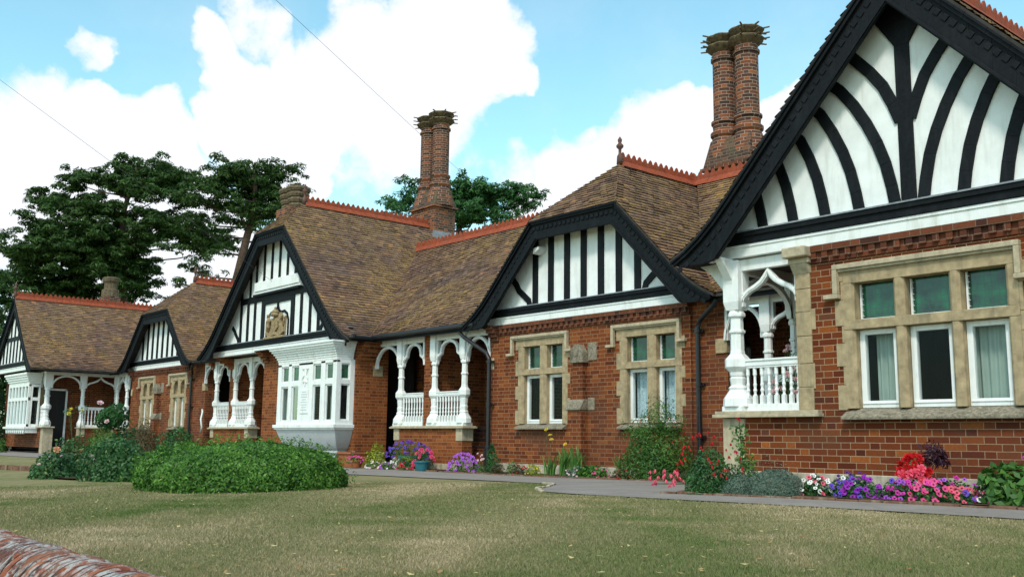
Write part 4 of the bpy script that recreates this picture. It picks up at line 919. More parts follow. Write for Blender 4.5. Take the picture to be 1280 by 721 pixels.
# ================================================================== GROUND
def sheet(name, mat, xs, ys, zf, kind='structure'):
    V = np.array([(x, y, zf(x, y)) for y in ys for x in xs]); nx = len(xs); F = []
    for j in range(len(ys)-1):
        for i in range(nx-1): a = j*nx+i; F.append((a, a+1, a+1+nx, a+nx))
    return tag(npmesh(name, V, F, mat, smooth=True), kind=kind)
gx = [-3000, -800, -300, -120, -70] + list(np.linspace(-50, 8, 117)) + [20, 60, 200, 800, 3000]; gy = [-3000, -300, -60, -20, -5] + list(np.linspace(-2, 16, 61)) + [22, 40, 90, 300, 1000, 3000]
def gsheet(x, y):
    cy = min(max(y, -1), 16); return ground(min(max(x, -50), 8), cy)
tag(sheet('lawn', 'lawn', gx, gy, gsheet), 'mown dry lawn, patchy green and straw brown, in front of the cottages')
def surf(name, mat, poly, dz, cell=.5, kind='structure', label=None):
    """flat polygon draped on the ground as a fine grid"""
    xs = [p[0] for p in poly]; ys = [p[1] for p in poly]; V = []; F = []
    x = min(xs)
    while x < max(xs):
        y = min(ys)
        while y < max(ys):
            q = clip_any([(x, y), (x+cell, y), (x+cell, y+cell), (x, y+cell)], poly)
            if len(q) > 2: n = len(V); V += [(a, b, ground(a, b)+dz) for a, b in q]; F.append(tuple(range(n, n+len(q))))
            y += cell
        x += cell
    me = bpy.data.meshes.new(name); me.from_pydata(V, [], F); o = bpy.data.objects.new(name, me); COL.objects.link(o); me.materials.append(MAT[mat]); return tag(o, label, kind=kind)
def clip_any(q, poly): return clip(q, poly)     # convex polygons only
# asphalt path: pieces are convex and butt against each other
PN = [(-52, 7.6), (-34, 8.4), (-22, 9.3), (-15.3, 9.75), (-12.5, 10.0), (-10.7, 9.85), (-10.1, 9.5), (-9.6, 8.9), (-9.1, 8.25), (-8.6, 7.9), (-7.9, 7.72), (-6.4, 7.7), (-3, 7.95), (6, 8.4)]
PF = [(-52, 12.2), (-34, 12.2), (-22, 12.15), (-15.3, 12.05), (-12.5, 12.0), (-10.7, 12.0), (-10.1, 12.0), (-9.6, 12.0), (-9.1, 12.0), (-8.6, 12.0), (-7.9, 12.0), (-6.4, 9.1), (-3, 9.15), (6, 9.4)]
V = []; F = []
for (a, b) in zip(PN, PF):
    for k in range(7): t = k/6; x, y = a[0]+(b[0]-a[0])*t, a[1]+(b[1]-a[1])*t; V.append((x, y, ground(x, y)+.012))
Vd = []
for i in range(len(PN)-1):      # refine along the path
    for s in range(6):
        for k in range(7):
            A, B = V[i*7+k], V[(i+1)*7+k]; t = s/6; x, y = A[0]+(B[0]-A[0])*t, A[1]+(B[1]-A[1])*t; Vd.append((x, y, ground(x, y)+.012))
n = len(Vd)//7; F = [(j*7+k, (j+1)*7+k, (j+1)*7+k+1, j*7+k+1) for j in range(n-1) for k in range(6)]
tag(npmesh('path', Vd, F, 'asphalt', smooth=True), 'grey asphalt path between the lawn and the flower beds', kind='structure')
def edging(name, pts, w, h, mat, label):
    m = MB(); n = 0
    for i in range(len(pts)-1):
        a, b = Vector(pts[i]), Vector(pts[i+1]); L = (b-a).length; k = max(1, round(L/.24)); t = (b-a)/L; nn = Vector((-t.y, t.x))*w/2
        for j in range(k):
            p = a+(b-a)*j/k; q = a+(b-a)*(j+1)/k - t*.012; c = (p+q)/2; z = ground(c.x, c.y); hh = h+random.uniform(-.008, .008); d = nn.normalized()*random.uniform(-.012, .012)
            P = [p-nn+d, q-nn+d, q+nn+d, p+nn+d]; m.add([(v.x, v.y, z-.05) for v in P]+[(v.x, v.y, z+hh) for v in P], [(0, 3, 2, 1), (4, 5, 6, 7), (0, 1, 5, 4), (1, 2, 6, 5), (2, 3, 7, 6), (3, 0, 4, 7)])
    return tag(m.build(name, mat, None, bevel=.006), label, kind='structure')
edging('lawn_edging', PN[5:10], .045, .03, 'stone_pale', 'pale brick edging curving round the corner of the lawn')
edging('bed_edging', [(-7.4, 8.62), (-6.3, 8.78), (-3, 9.1), (3, 9.4)], .07, .035, 'edging', 'brick edging along the petunia bed below the large window')
edging('bed_edging', [(-16.25, 12.08), (-15.4, 12.0), (-10.2, 11.93)], .07, .035, 'edging', 'brick edging along the bed under the hipped cottage windows')
edging('bed_edging', [(-20.1, 12.0), (-18, 12.15), (-16.5, 12.2)], .07, .035, 'edging', 'brick edging in front of the potted flowers by the porches')
def bed(name, poly, label):
    return surf(name, 'soil', poly, .03, .25, label=label)
bed('flower_bed', [(-7.4, 8.66), (-6.3, 8.82), (-3, 9.15), (3, 9.44), (3, 10.3), (-7.7, 10.3)], 'soil of the petunia bed below the large window')
bed('flower_bed', [(-16.2, 12.1), (-10.2, 11.97), (-10.2, 12.95), (-16.2, 12.95)], 'soil of the bed below the hipped cottage')
bed('flower_bed', [(-20.1, 12.04), (-16.5, 12.24), (-16.5, 12.95), (-20.1, 12.95)], 'soil of the bed below the two porches')
bed('flower_bed', [(-37.5, 12.2), (-24, 12.2), (-24, 12.95), (-37.5, 12.95)], 'soil of the bed below the far hipped cottage')
bed('flower_bed', [(-17.5, 4.75), (-16.2, 4.85), (-14.8, 5.5), (-15.2, 6.7), (-17.9, 6.6)], 'soil of the rose bed in the lawn')
edging('bed_edging', [(-27, 4.2), (-19.6, 5.75)], .16, .09, 'edging', 'low red brick edging at the left edge beside the roses')

# grass blades: short, dense near the camera and thinner away
def in_lawn(x, y):
    lim = np.interp(x, [p[0] for p in PN], [p[1] for p in PN]); return y < lim-.0+.03*np.sin(x*9)*np.sin(x*23+1)+.02*np.sin(x*41)
N = 620000
u = RNG.random(N); dist = 3.2*(15/3.2)**u; ang = np.radians(-49.3 + RNG.uniform(-31, 31, N)); x = dist*np.sin(ang)*1.0; y = dist*np.cos(ang)*1.0
ok = in_lawn(x, y) & (y > .9); x, y, dist = x[ok], y[ok], dist[ok]
gz = np.array([ground(a, b) for a, b in zip(x, y)]); M = len(x)
clump = (np.sin(x*3.1+np.sin(y*2.3)*1.7)*np.sin(y*2.7+np.cos(x*1.9)*1.3)+1)/2
h = (RNG.uniform(.007, .02, M))*(.7+.6*clump); w = .0011+.0004*dist; a = RNG.uniform(0, 2*PI, M); lean = RNG.uniform(.1, 1.1, M)*h; la = RNG.uniform(0, 2*PI, M)
V = np.empty((M, 3, 3), np.float32); V[:, 0] = np.stack([x-np.cos(a)*w, y-np.sin(a)*w, gz-.002], 1); V[:, 1] = np.stack([x+np.cos(a)*w, y+np.sin(a)*w, gz-.002], 1)
V[:, 2] = np.stack([x+np.cos(la)*lean, y+np.sin(la)*lean, gz+h], 1)
sml = (np.sin(x*5.3+2*np.sin(y*3.9))+np.sin(y*6.1+1.7*np.sin(x*4.7+1)))/2*(.5+.5*np.sin(x*1.7+y*2.9))
big = (np.sin(x*.9+1.3*np.sin(y*.7))+np.sin(y*1.1+1.1*np.sin(x*.8+2))+np.sin(x*2.3+y*1.7))/3
tag(npmesh('grass', V.reshape(-1, 3), np.arange(M*3).reshape(-1, 3), 'grass_blade', rnd=np.clip(RNG.normal(.56, .2, M)+.44*(big)+.26*sml+.1*(clump-.5), 0, 1)), 'short mown grass blades, part green and part dried', kind='stuff')
N = 420; u = RNG.random(N); dist = 3.6*(12/3.6)**u; ang = np.radians(-49.3 + RNG.uniform(-30, 30, N)); x = dist*np.sin(ang); y = dist*np.cos(ang); ok = in_lawn(x, y) & (y > 1.4); x, y = x[ok], y[ok]; M = len(x)
V = []; 
for a, b in zip(x, y):
    s = random.uniform(.01, .024); t = random.uniform(0, 6.28); z = ground(a, b)+random.uniform(.02, .035); c, d = math.cos(t), math.sin(t); wv = s*random.uniform(.35, .6); k = random.uniform(-.3, .5)*s
    V += [(a-c*s, b-d*s, z), (a-d*wv, b+c*wv, z+k), (a+c*s, b+d*s, z+random.uniform(0, .01)), (a+d*wv, b-c*wv, z+k*.5)]
tag(npmesh('fallen_leaves', V, np.arange(len(V)).reshape(-1, 4), 'fallen', rnd=RNG.random(M)), 'small dry yellow leaves scattered over the lawn', kind='stuff')

# boundary wall with half-round coping, at the near left
m = MB(); t = thing('boundary_wall', (-4, 1.15, 0), 'low boundary wall with worn half round red brick coping at the bottom left', 'wall')
m.box(-16, 1.5, 1.04, 1.28, -.9, .05); m.build('wall', 'brick', t)
n = 16; vs = []; fs = []; r = .17; xs = np.arange(-16, 1.5, .075)
for i, xx in enumerate(xs):
    e = random.uniform(-.006, .006); dz = random.uniform(-.005, .005)
    for j, (o_, rr) in enumerate(((.003, r-.008), (.010, r), (.066, r), (.073, r-.008))):
        for k in range(n+1): a_ = PI*k/n; vs.append((xx+o_+.02*math.sin(a_)*1.0, 1.16-math.cos(a_)*(rr+e), .085+math.sin(a_)*(rr+e)*.92+dz))
    b_ = i*4*(n+1)
    for j in range(3):
        for k in range(n): fs.append((b_+j*(n+1)+k, b_+j*(n+1)+k+1, b_+(j+1)*(n+1)+k+1, b_+(j+1)*(n+1)+k))
m = MB(); m.add(vs, fs); m.box(-16, 1.5, 1.02, 1.3, .0, .085); m.build('coping', 'coping', t)

# ================================================================== PLANTS
def leaves(P, N_, size, aspect=.5, fold=.25, hang=0.0):
    """rhombic leaves at P (n,3) facing N_ (n,3)"""
    n = len(P); N_ = N_ + RNG.normal(0, .55, (n, 3)); N_ /= np.linalg.norm(N_, axis=1)[:, None]+1e-9
    T = RNG.normal(0, 1, (n, 3)); T[:, 2] -= hang; T -= (T*N_).sum(1)[:, None]*N_; T /= np.linalg.norm(T, axis=1)[:, None]+1e-9; B = np.cross(N_, T)
    s = (size*RNG.uniform(.6, 1.25, n))[:, None]; V = np.empty((n, 4, 3))
    V[:, 0] = P - T*s*.5; V[:, 1] = P + B*s*.5*aspect + N_*s*fold*.3; V[:, 2] = P + T*s*.6; V[:, 3] = P - B*s*.5*aspect + N_*s*fold*.3
    return V.reshape(-1, 3)
def dome_points(n, c, r, lumps=26, lump=.18, thick=.22, seed=0, low=-.1, pw=2.0):
    """points near the surface of a lumpy dome; returns points and outward directions"""
    rg = np.random.default_rng(seed); d = rg.normal(0, 1, (n*2, 3)); d /= np.linalg.norm(d, axis=1)[:, None]; d = d[d[:, 2] > low][:n]; n = len(d)
    k = rg.normal(0, 1, (lumps, 3)); k /= np.linalg.norm(k, axis=1)[:, None]; w = rg.uniform(.5, 1, lumps)
    pn = (np.abs(d)**pw).sum(1)**(1/pw)
    f = 1/pn + lump*((np.exp(8*(d@k.T-1))*w).max(1)-.45) - thick*rg.random(n)**2; f = f[:, None]
    return np.array(c) + d*f*np.array(r), d
def foliage(parent, pts, dirs, size, mat, aspect=.5, hang=0, name='foliage', tone=0):
    V = leaves(pts, dirs, size, aspect, hang=hang); n = len(pts)
    big = np.sin(pts[:, 0]*7+pts[:, 2]*9)+np.sin(pts[:, 1]*8+pts[:, 2]*5+1)
    return npmesh(name, V, np.arange(n*4).reshape(-1, 4), mat, parent, rnd=np.clip(RNG.normal(.45+tone, .24, n)+.1*big, 0, 1))
def stems(parent, base, tops, r=.008, mat='stem', name='stem', bend=.1):
    m = MB()
    for tp in tops:
        b = (base[0]+random.uniform(-.04, .04), base[1]+random.uniform(-.04, .04), base[2]); mid = ((b[0]+tp[0])/2+random.uniform(-bend, bend)*.3, (b[1]+tp[1])/2+random.uniform(-bend, bend)*.3, (b[2]*.45+tp[2]*.55)); m.tube([b, mid, tp], [r, r*.8, r*.5], 5)
    return m.build(name, mat, parent)
def flower_mesh(kind):
    m = MB()
    if kind == 'disc':          # trumpet flower, five lobes, dark throat
        n = 10; inner = [(.36*math.cos(2*PI*k/n), .36*math.sin(2*PI*k/n), -.12) for k in range(n)]; outer = [((1 if k % 2 == 0 else .84)*math.cos(2*PI*k/n), (1 if k % 2 == 0 else .84)*math.sin(2*PI*k/n), .05 if k % 2 == 0 else -.1) for k in range(n)]
        m.add([(0, 0, -.5)]+inner+outer, [(0, 1+k, 1+(k+1) % n) for k in range(n)]+[(1+k, 1+n+k, 1+n+(k+1) % n, 1+(k+1) % n) for k in range(n)])
    elif kind == 'rose':
        for lv, (rr, z, t) in enumerate(((.35, .5, .1), (.65, .35, .35), (1., .1, .7))):
            for k in range(5): a = 2*PI*k/5+lv*.6; c, s = math.cos(a), math.sin(a); m.add([(c*rr*.2, s*rr*.2, -.3), (c*rr-s*rr*.5, s*rr+c*rr*.5, z), (c*rr*1.15, s*rr*1.15, z+.1-t*.2), (c*rr+s*rr*.5, s*rr-c*rr*.5, z)], [(0, 1, 2, 3)])
    elif kind == 'bell':
        for k in range(4): a = PI/2*k; c, s = math.cos(a), math.sin(a); m.add([(0, 0, .6), (c*.35-s*.25, s*.35+c*.25, .1), (c*.8, s*.8, -.9), (c*.35+s*.25, s*.35-c*.25, .1)], [(0, 1, 2, 3)])
        m.lathe(0, 0, [(.1, .3), (.3, -.1), (.25, -.5), (.05, -.6)], 6)
    return m
FM = {}
def flowers(parent, kind, col, spots, size, up=(-.55, .0, 0), name='flower', aim=(.62, -.62, .5)):
    if (kind, col) not in FM:
        o = flower_mesh(kind).build('flower', 'petal_'+col); me_ = o.data; at_ = me_.attributes.new('rnd', 'FLOAT', 'FACE'); nf_ = len(me_.polygons)
        at_.data.foreach_set('value', [0.0 if (kind == 'disc' and i_ < 10) else .55+.4*random.random() for i_ in range(nf_)]); FM[(kind, col)] = me_; bpy.data.objects.remove(o)
    base = wloc(parent)
    for p in spots[:100]:
        o = bpy.data.objects.new(name, FM[(kind, col)]); COL.objects.link(o); o.parent = parent; o.location = Vector(p)-base
        if kind == 'bell': o.rotation_euler = (random.uniform(-.3, .3), random.uniform(-.3, .3), random.uniform(0, 6))
        else: d = Vector(aim)+Vector((random.uniform(-.6, .6), random.uniform(-.6, .6), random.uniform(-.3, .5))); o.rotation_euler = d.to_track_quat('Z', 'Y').to_euler()
        s = size*random.uniform(.8, 1.15); o.scale = (s, s, s)
def on_dome(c, r, n, zlo=.1, front=True):
    out = []
    while len(out) < n:
        d = Vector((random.gauss(0, 1), random.gauss(0, 1), random.gauss(0, 1))).normalized()
        if d.z < zlo-.2 or (front and d.dot(Vector((.6, -.7, .3))) < -.2): continue
        out.append((c[0]+d.x*r[0]*1.04, c[1]+d.y*r[1]*1.04, max(c[2]+d.z*r[2]*1.04, ground(c[0], c[1])+.04)))
    return out
def shrub(name, label, c, r, n, size, mat, cat='shrub', seed=1, lump=.18, aspect=.5, hang=0, stem_n=5, lumps=26, thick=.22, group=None, tone=0, low=-.1, stemmat='stem'):
    z = ground(c[0], c[1]); t = thing(name, (c[0], c[1], z), label, cat, group)
    P, D = dome_points(n, (c[0], c[1], z+r[2]*(.1 if low < 0 else 0)+ (c[2] if len(c) > 2 else 0)), r, lumps, lump, thick, seed, low); P[:, 2] = np.maximum(P[:, 2], z+.01); foliage(t, P, D, size, mat, aspect, hang, tone=tone)
    if stem_n: stems(t, (c[0], c[1], z-.02), [tuple(P[int(i)]*.8+np.array([c[0], c[1], z])*.2) for i in RNG.integers(0, len(P), stem_n)], .01, stemmat)
    return t
# big clipped mound on the lawn
c0 = (-12.1, 5.82); z0 = ground(*c0); t = thing('round_shrub', (c0[0], c0[1], z0), 'wide low rounded bright green shrub standing on the lawn', 'shrub')
P, D = dome_points(26000, (c0[0], c0[1], z0), (1.22, 1.2, .55), 70, .2, .1, 3, -.02, 2.9); P[:, 2] = np.maximum(P[:, 2], z0+.01); foliage(t, P, D, .048, 'leaf_bright', .48)
P, D = dome_points(9000, (c0[0], c0[1], z0), (1.16, 1.14, .52), 70, .25, .5, 4, -.02, 2.9); P[:, 2] = np.maximum(P[:, 2], z0+.02); foliage(t, P, D, .05, 'leaf_mid', .5, name='inner_foliage')
P, D = dome_points(420, (c0[0], c0[1], z0), (1.3, 1.28, .6), 70, .3, .15, 9, .1, 2.9); tops = [tuple(p) for p in P[:60]]
P = np.repeat(P, 7, 0)+RNG.normal(0, .022, (len(P)*7, 3)); foliage(t, P, np.repeat(D, 7, 0), .045, 'leaf_bright', .4, name='shoots', tone=.2); stems(t, (c0[0], c0[1], z0), tops, .006)
# rose bed
t = shrub('rose_bush', 'leafy rose bush with one peach bloom, leftmost in the rose bed', (-17.0, 4.95), (.48, .42, .42), 2600, .055, 'leaf_blue', 'bush', 11, .5, .62, thick=.6, lumps=14, group='rose bushes in the lawn bed')
flowers(t, 'rose', 'peach', [(-16.62, 4.8, .43)], .05); flowers(t, 'rose', 'pale', [(-16.7, 4.9, .33), (-16.8, 4.6, .2)], .022)
t = shrub('rose_bush', 'tall airy rose bush with yellow buds at its tips, behind the others', (-17.5, 5.35), (.36, .36, .6), 1700, .055, 'leaf_blue', 'bush', 12, .7, .62, thick=.7, lumps=10, group='rose bushes in the lawn bed')
tops = [(-17.75, 5.3, 1.1), (-17.5, 5.2, 1.02), (-17.3, 5.35, 1.08)]; stems(t, (-17.5, 5.35, .2), tops, .008); P = np.array([np.array(a)+RNG.normal(0, .05, 3) for a in tops for _ in range(14)]); foliage(t, P, np.tile([[.5, -.5, .6]], (len(P), 1)), .05, 'leaf_blue'); flowers(t, 'rose', 'yellow', tops, .03)
t = shrub('rose_bush', 'broad dense rose bush with bluish leaves in the middle of the rose bed', (-15.45, 5.4), (.55, .5, .56), 3400, .06, 'leaf_blue', 'bush', 13, .5, .62, thick=.5, lumps=16, group='rose bushes in the lawn bed')
t = shrub('rose_bush', 'upright rose shrub with a leafy head in front of the left porch rail', (-17.6, 6.05), (.42, .42, .75), 1700, .065, 'leaf_dark', 'bush', 14, .6, .62, thick=.6, lumps=10, group='rose bushes in the lawn bed')
P, D = dome_points(1500, (-17.6, 5.95, .98), (.27, .27, .24), 12, .5, .6, 15, -1); foliage(t, P, D, .065, 'leaf_dark', .62); flowers(t, 'rose', 'pale', [(-17.65, 5.75, 1.22), (-17.4, 5.8, .9)], .045)
t = shrub('low_shrub', 'small bluish shrub between the roses and the round shrub', (-14.9, 6.7), (.5, .5, .45), 2400, .05, 'leaf_blue', 'bush', 16, .4, .6, thick=.5)
t = shrub('low_shrub', 'loose brownish green shrub under the far arched windows', (-32.6, 12.0), (1.15, .5, 1.0), 4200, .07, 'leaf_brown', 'bush', 17, .5, .45, thick=.6)
t = shrub('low_shrub', 'green shrub beside the far cottage downpipe', (-29.9, 12.1), (.8, .5, .85), 2600, .08, 'leaf_dark', 'bush', 18, .5, .55, thick=.6)
t = shrub('low_shrub', 'tangled brown green shrub by the left wing porch', (-36.4, 12.1), (1.2, .6, .75), 3200, .08, 'leaf_mid', 'bush', 19, .5, .5, thick=.6)
t = shrub('conifer', 'dark dense evergreen at the far left edge beside the bay window', (-44.3, 9.9), (1.3, 1.1, 2.3), 9000, .11, 'hedge', 'conifer', 20, .3, .4, thick=.4)
t = shrub('low_shrub', 'small pale green plant at the foot of the left wing', (-40.9, 9.6), (.7, .4, .5), 1200, .07, 'leaf_mid', 'bush', 21, .5, .5, thick=.6)
# fuchsias
t = shrub('fuchsia_bush', 'tall arching fuchsia bush in front of the right hand hipped cottage window', (-10.75, 12.35), (.66, .42, .95), 12000, .045, 'leaf_mid', 'bush', 22, .5, .38, .3, 14, 20, .7, tone=-.03)
P, D = dome_points(1700, (-10.6, 12.35, .92), (.4, .3, .42), 14, .8, .8, 23, -.2); foliage(t, P, D, .04, 'leaf_mid', .38, .3); P, D = dome_points(900, (-11.05, 12.3, .75), (.42, .3, .35), 10, .9, .9, 24, -.2); foliage(t, P, D, .04, 'leaf_mid', .38, .3); flowers(t, 'bell', 'red', on_dome((-10.75, 12.35, .5), (.62, .4, .6), 60), .018)
t = shrub('fuchsia_bush', 'smaller fuchsia bush with crimson hanging flowers at the corner of the path', (-6.98, 8.95), (.36, .34, .46), 3600, .036, 'leaf_dark', 'bush', 25, .5, .5, .3, 10, 14, .6)
flowers(t, 'bell', 'red', on_dome((-6.98, 8.95, .3), (.36, .34, .46), 44), .03); sp = [(-7.45+random.uniform(-.14, .3), 8.62+random.uniform(-.1, .12), .17+random.uniform(0, .17)) for _ in range(26)]; stems(t, (-7.05, 8.85, .2), sp[:9], .004); flowers(t, 'bell', 'salmon', sp, .036)
t = shrub('climbing_rose', 'slim upright leafy stem against the pale corner stone', (-6.78, 9.35), (.16, .14, .4), 700, .045, 'leaf_mid', 'plant', 26, .4, .6, 0, 4, 10, .6)
P = np.stack([np.linspace(-6.8, -6.86, 160)+RNG.normal(0, .05, 160), np.full(160, 9.35)+RNG.normal(0, .05, 160), np.linspace(.4, .86, 160)], 1); foliage(t, P, np.tile([[.6, -.6, .5]], (160, 1)), .045, 'leaf_mid', .6); stems(t, (-6.78, 9.35, .1), [(-6.86, 9.35, .9)], .006); flowers(t, 'rose', 'red', [(-6.86, 9.34, .92)], .025)
for c, r_, sd, lb in (((-6.6, 8.97), (.2, .2, .2), 27, 'smaller grey green mound of cotton lavender beside the fuchsia'), ((-6.2, 9.05), (.29, .27, .27), 28, 'larger grey green mound of cotton lavender before the white petunias')):
    t = shrub('cotton_lavender', lb, c, r_, int(9000*r_[0]/.25), .026, 'leaf_grey', 'plant', sd, .25, .22, 0, 5, 40, .35); P, D = dome_points(500, (c[0], c[1], .16), (r_[0]*1.05, r_[0]*1.05, r_[2]*1.45), 30, .5, .5, sd, .3); foliage(t, P, D, .022, 'leaf_grey', .2)
# petunias and their neighbours in the bed under the large window
def clump(name, label, c, r_, nl, cols, nfl, fs=.03, mat='leaf_dark', seed=40, cat='flowers', kind='disc', lsize=.035, group=None, leafasp=.6):
    t = shrub(name, label, c, r_, nl, lsize, mat, cat, seed, .3, leafasp, 0, 3, 14, .5, group)
    z = ground(c[0], c[1])
    for col, k in cols: flowers(t, kind, col, on_dome((c[0], c[1], z+.03+(c[2] if len(c) > 2 else 0)), r_, int(nfl*k), .05), fs)
    return t
G = 'petunia clumps in the long bed'
clump('petunia', 'white and rose pink petunias at the left end of the long bed', (-5.86, 9.3), (.19, .17, .2), 700, (('white', .7), ('salmon', .3)), 34, .028, seed=41, group=G)
clump('petunia', 'violet blue petunias between the white and the purple ones', (-5.6, 9.38), (.16, .15, .18), 600, (('violet', .75), ('white', .2)), 26, .026, seed=42, group=G)
clump('petunia', 'dark violet petunias with one crimson bloom against the wall', (-5.7, 9.75), (.24, .16, .24), 600, (('dark_violet', .8), ('salmon', .1)), 26, .026, seed=43, group=G)
clump('petunia', 'purple petunias in the middle of the long bed', (-5.36, 9.34), (.2, .17, .2), 700, (('purple', .85), ('violet', .15)), 38, .032, seed=44, group=G)
clump('petunia', 'pale violet petunias right of the purple ones', (-5.1, 9.5), (.15, .15, .17), 500, (('violet', .5), ('lilac', .3), ('white', .1)), 20, .026, seed=45, group=G)
clump('petunia', 'magenta petunias below the red begonia', (-4.9, 9.36), (.19, .16, .18), 600, (('magenta', .8), ('lilac', .2)), 32, .03, seed=46, group=G)
clump('petunia', 'deep rose petunias with dark veins right of the magenta ones', (-4.62, 9.32), (.2, .16, .19), 700, (('pink', .8), ('magenta', .2)), 34, .034, seed=47, group=G)
clump('petunia', 'salmon rose petunias near the right end of the long bed', (-4.36, 9.36), (.17, .15, .14), 500, (('salmon', .8), ('violet', .12)), 24, .033, seed=48, group=G)
clump('petunia', 'lilac petunias behind the deep rose ones', (-4.55, 9.66), (.26, .14, .21), 500, (('lilac', .6), ('magenta', .3)), 24, .028, seed=49, group=G)
clump('petunia', 'few pale salmon petunias trailing at the far right of the long bed', (-4.13, 9.42), (.14, .12, .11), 350, (('salmon', .6), ('white', .2)), 11, .032, seed=50, group=G)
t = clump('begonia', 'scarlet begonia standing above the petunias', (-5.02, 9.75), (.2, .16, .4), 500, (('red', 1),), 44, .042, 'leaf_dark', 51, kind='rose'); flowers(t, 'rose', 'salmon', [(-4.95+random.uniform(-.12, .12), 9.6, .36+random.uniform(-.06, .1)) for _ in range(9)], .045)
t = shrub('purple_leaved_plant', 'dark purple leaved plant against the brick behind the begonia', (-4.83, 9.92), (.2, .12, .3), 520, .07, 'leaf_purple', 'plant', 52, .7, .22, 0, 8, 10, .8, low=-.2); P, D = dome_points(420, (-4.86, 9.92, .5), (.2, .12, .2), 10, .8, .8, 53, -.4); foliage(t, P, D, .075, 'leaf_purple', .22)
t = shrub('hydrangea', 'broad leaved green plant at the right edge of the bed', (-3.93, 9.5), (.32, .28, .37), 700, .095, 'leaf_mid', 'plant', 54, .3, .6, .2, 6, 16, .6, tone=-.1); flowers(t, 'rose', 'magenta', on_dome((-3.9, 9.7, .35), (.2, .15, .2), 6), .016)
shrub('hydrangea', 'second broad leaved plant just outside the bed end', (-3.2, 9.6), (.35, .28, .33), 600, .09, 'leaf_mid', 'plant', 55, .3, .6, .2, 5, 16, .6)
# bed under the hipped cottage
def blades(name, label, c, n, h, mat='leaf_mid', w=.03, spread=.25, cat='plant'):
    z = ground(c[0], c[1]); t = thing(name, (c[0], c[1], z), label, cat); V = []; F = []
    for i in range(n):
        a = random.uniform(0, 2*PI); hh = h*random.uniform(.6, 1); bx, by_ = c[0]+random.gauss(0, .05), c[1]+random.gauss(0, .04); tx, ty = bx+math.cos(a)*spread*random.random(), by_+math.sin(a)*spread*.6*random.random(); pa = random.uniform(-.6, .6)+.8; px, py = math.cos(pa)*w/2, math.sin(pa)*w/2; k = len(V)
        for s, ww in ((0, .8), (.5, 1), (.85, .6)): V += [(bx+(tx-bx)*s*s-px*ww, by_+(ty-by_)*s*s-py*ww, z+hh*s), (bx+(tx-bx)*s*s+px*ww, by_+(ty-by_)*s*s+py*ww, z+hh*s)]
        V += [(tx, ty, z+hh*.98), (tx, ty, z+hh*.98)]
        for s in range(3): F.append((k+2*s, k+2*s+1, k+2*s+3, k+2*s+2))
    npmesh('leaf_blades', V, F, mat, t, rnd=RNG.random(len(F))); return t
blades('iris', 'fan of tall sword leaves left of the buttress', (-12.95, 12.4), 26, .58); t = blades('iris', 'tall sword leaves with a yellow bloom on a thin stem', (-13.35, 12.45), 12, .45); stems(t, (-13.35, 12.4, 0), [(-13.2, 12.3, .78), (-13.3, 12.3, .9)], .005); flowers(t, 'rose', 'yellow', [(-13.2, 12.3, .76), (-13.16, 12.3, .68), (-13.3, 12.3, .86)], .035)
t = blades('iris', 'sword leaved clump with a pale yellow bud near the buttress', (-12.6, 12.4), 22, .6); flowers(t, 'rose', 'yellow', [(-12.75, 12.25, .6)], .035)
shrub('low_plant', 'light green broad leaved plant at the bed edge', (-12.1, 12.25), (.28, .22, .22), 260, .1, 'leaf_bright', 'plant', 60, .3, .6, 0, 3, 10, .6); blades('iris', 'thin dark bladed clump left of the fuchsia', (-11.6, 12.5), 20, .5, w=.018)
LB = [((-15.35, 12.4), 'leaf_mid', 'small green rosette beside the purple flowers', None), ((-14.95, 12.45), 'leaf_dark', 'narrow upright dark plant by the plinth', None), ((-14.7, 12.3), 'leaf_brown', 'rust coloured low plant in the cottage bed', None), ((-14.35, 12.4), 'leaf_mid', 'pale green low plant third along the bed', None), ((-14.05, 12.3), 'leaf_brown', 'reddish low plant with orange red flowers', 'red'), ((-13.7, 12.35), 'leaf_yellow', 'yellowish low plant beside the sword leaves', 'yellow'), ((-12.4, 12.12), 'leaf_grey', 'pale pink flowered cushion at the brick edging', 'pale'), ((-11.8, 12.15), 'leaf_mid', 'small cushion left of the fuchsia foot', 'pink'), ((-11.2, 12.05), 'leaf_brown', 'low reddish edging plant under the fuchsia', 'red'), ((-10.2, 12.1), 'leaf_dark', 'low green plant at the right foot of the fuchsia', None)]
for i, (c, mt, lb, fl) in enumerate(LB):
    t = shrub('low_plant', lb, c, (.2, .15, .2 if i != 1 else .36), 420, .04, mt, 'plant', 70+i, .5, .5, 0, 2, 10, .6)
    if fl: flowers(t, 'disc', fl, on_dome((c[0], c[1], .03), (.2, .15, .17), 12), .018)
t = shrub('aubretia', 'mass of bright purple flowers by the path at the dark entry', (-15.75, 12.3), (.36, .24, .33), 700, .04, 'leaf_mid', 'flowers', 81, .3, .5, 0, 3, 20, .4); flowers(t, 'disc', 'lilac', on_dome((-15.75, 12.3, .04), (.37, .25, .34), 90), .03)
flowers(t, 'disc', 'pale', [(-15.2+random.uniform(-.1, .1), 12.3, .25+random.uniform(0, .15)) for _ in range(9)], .022)
t = shrub('climber', 'dark leafy climber at the foot of the near downpipe', (-15.35, 12.7), (.13, .12, .62), 600, .05, 'leaf_dark', 'plant', 82, .5, .5, 0, 3, 10, .7)
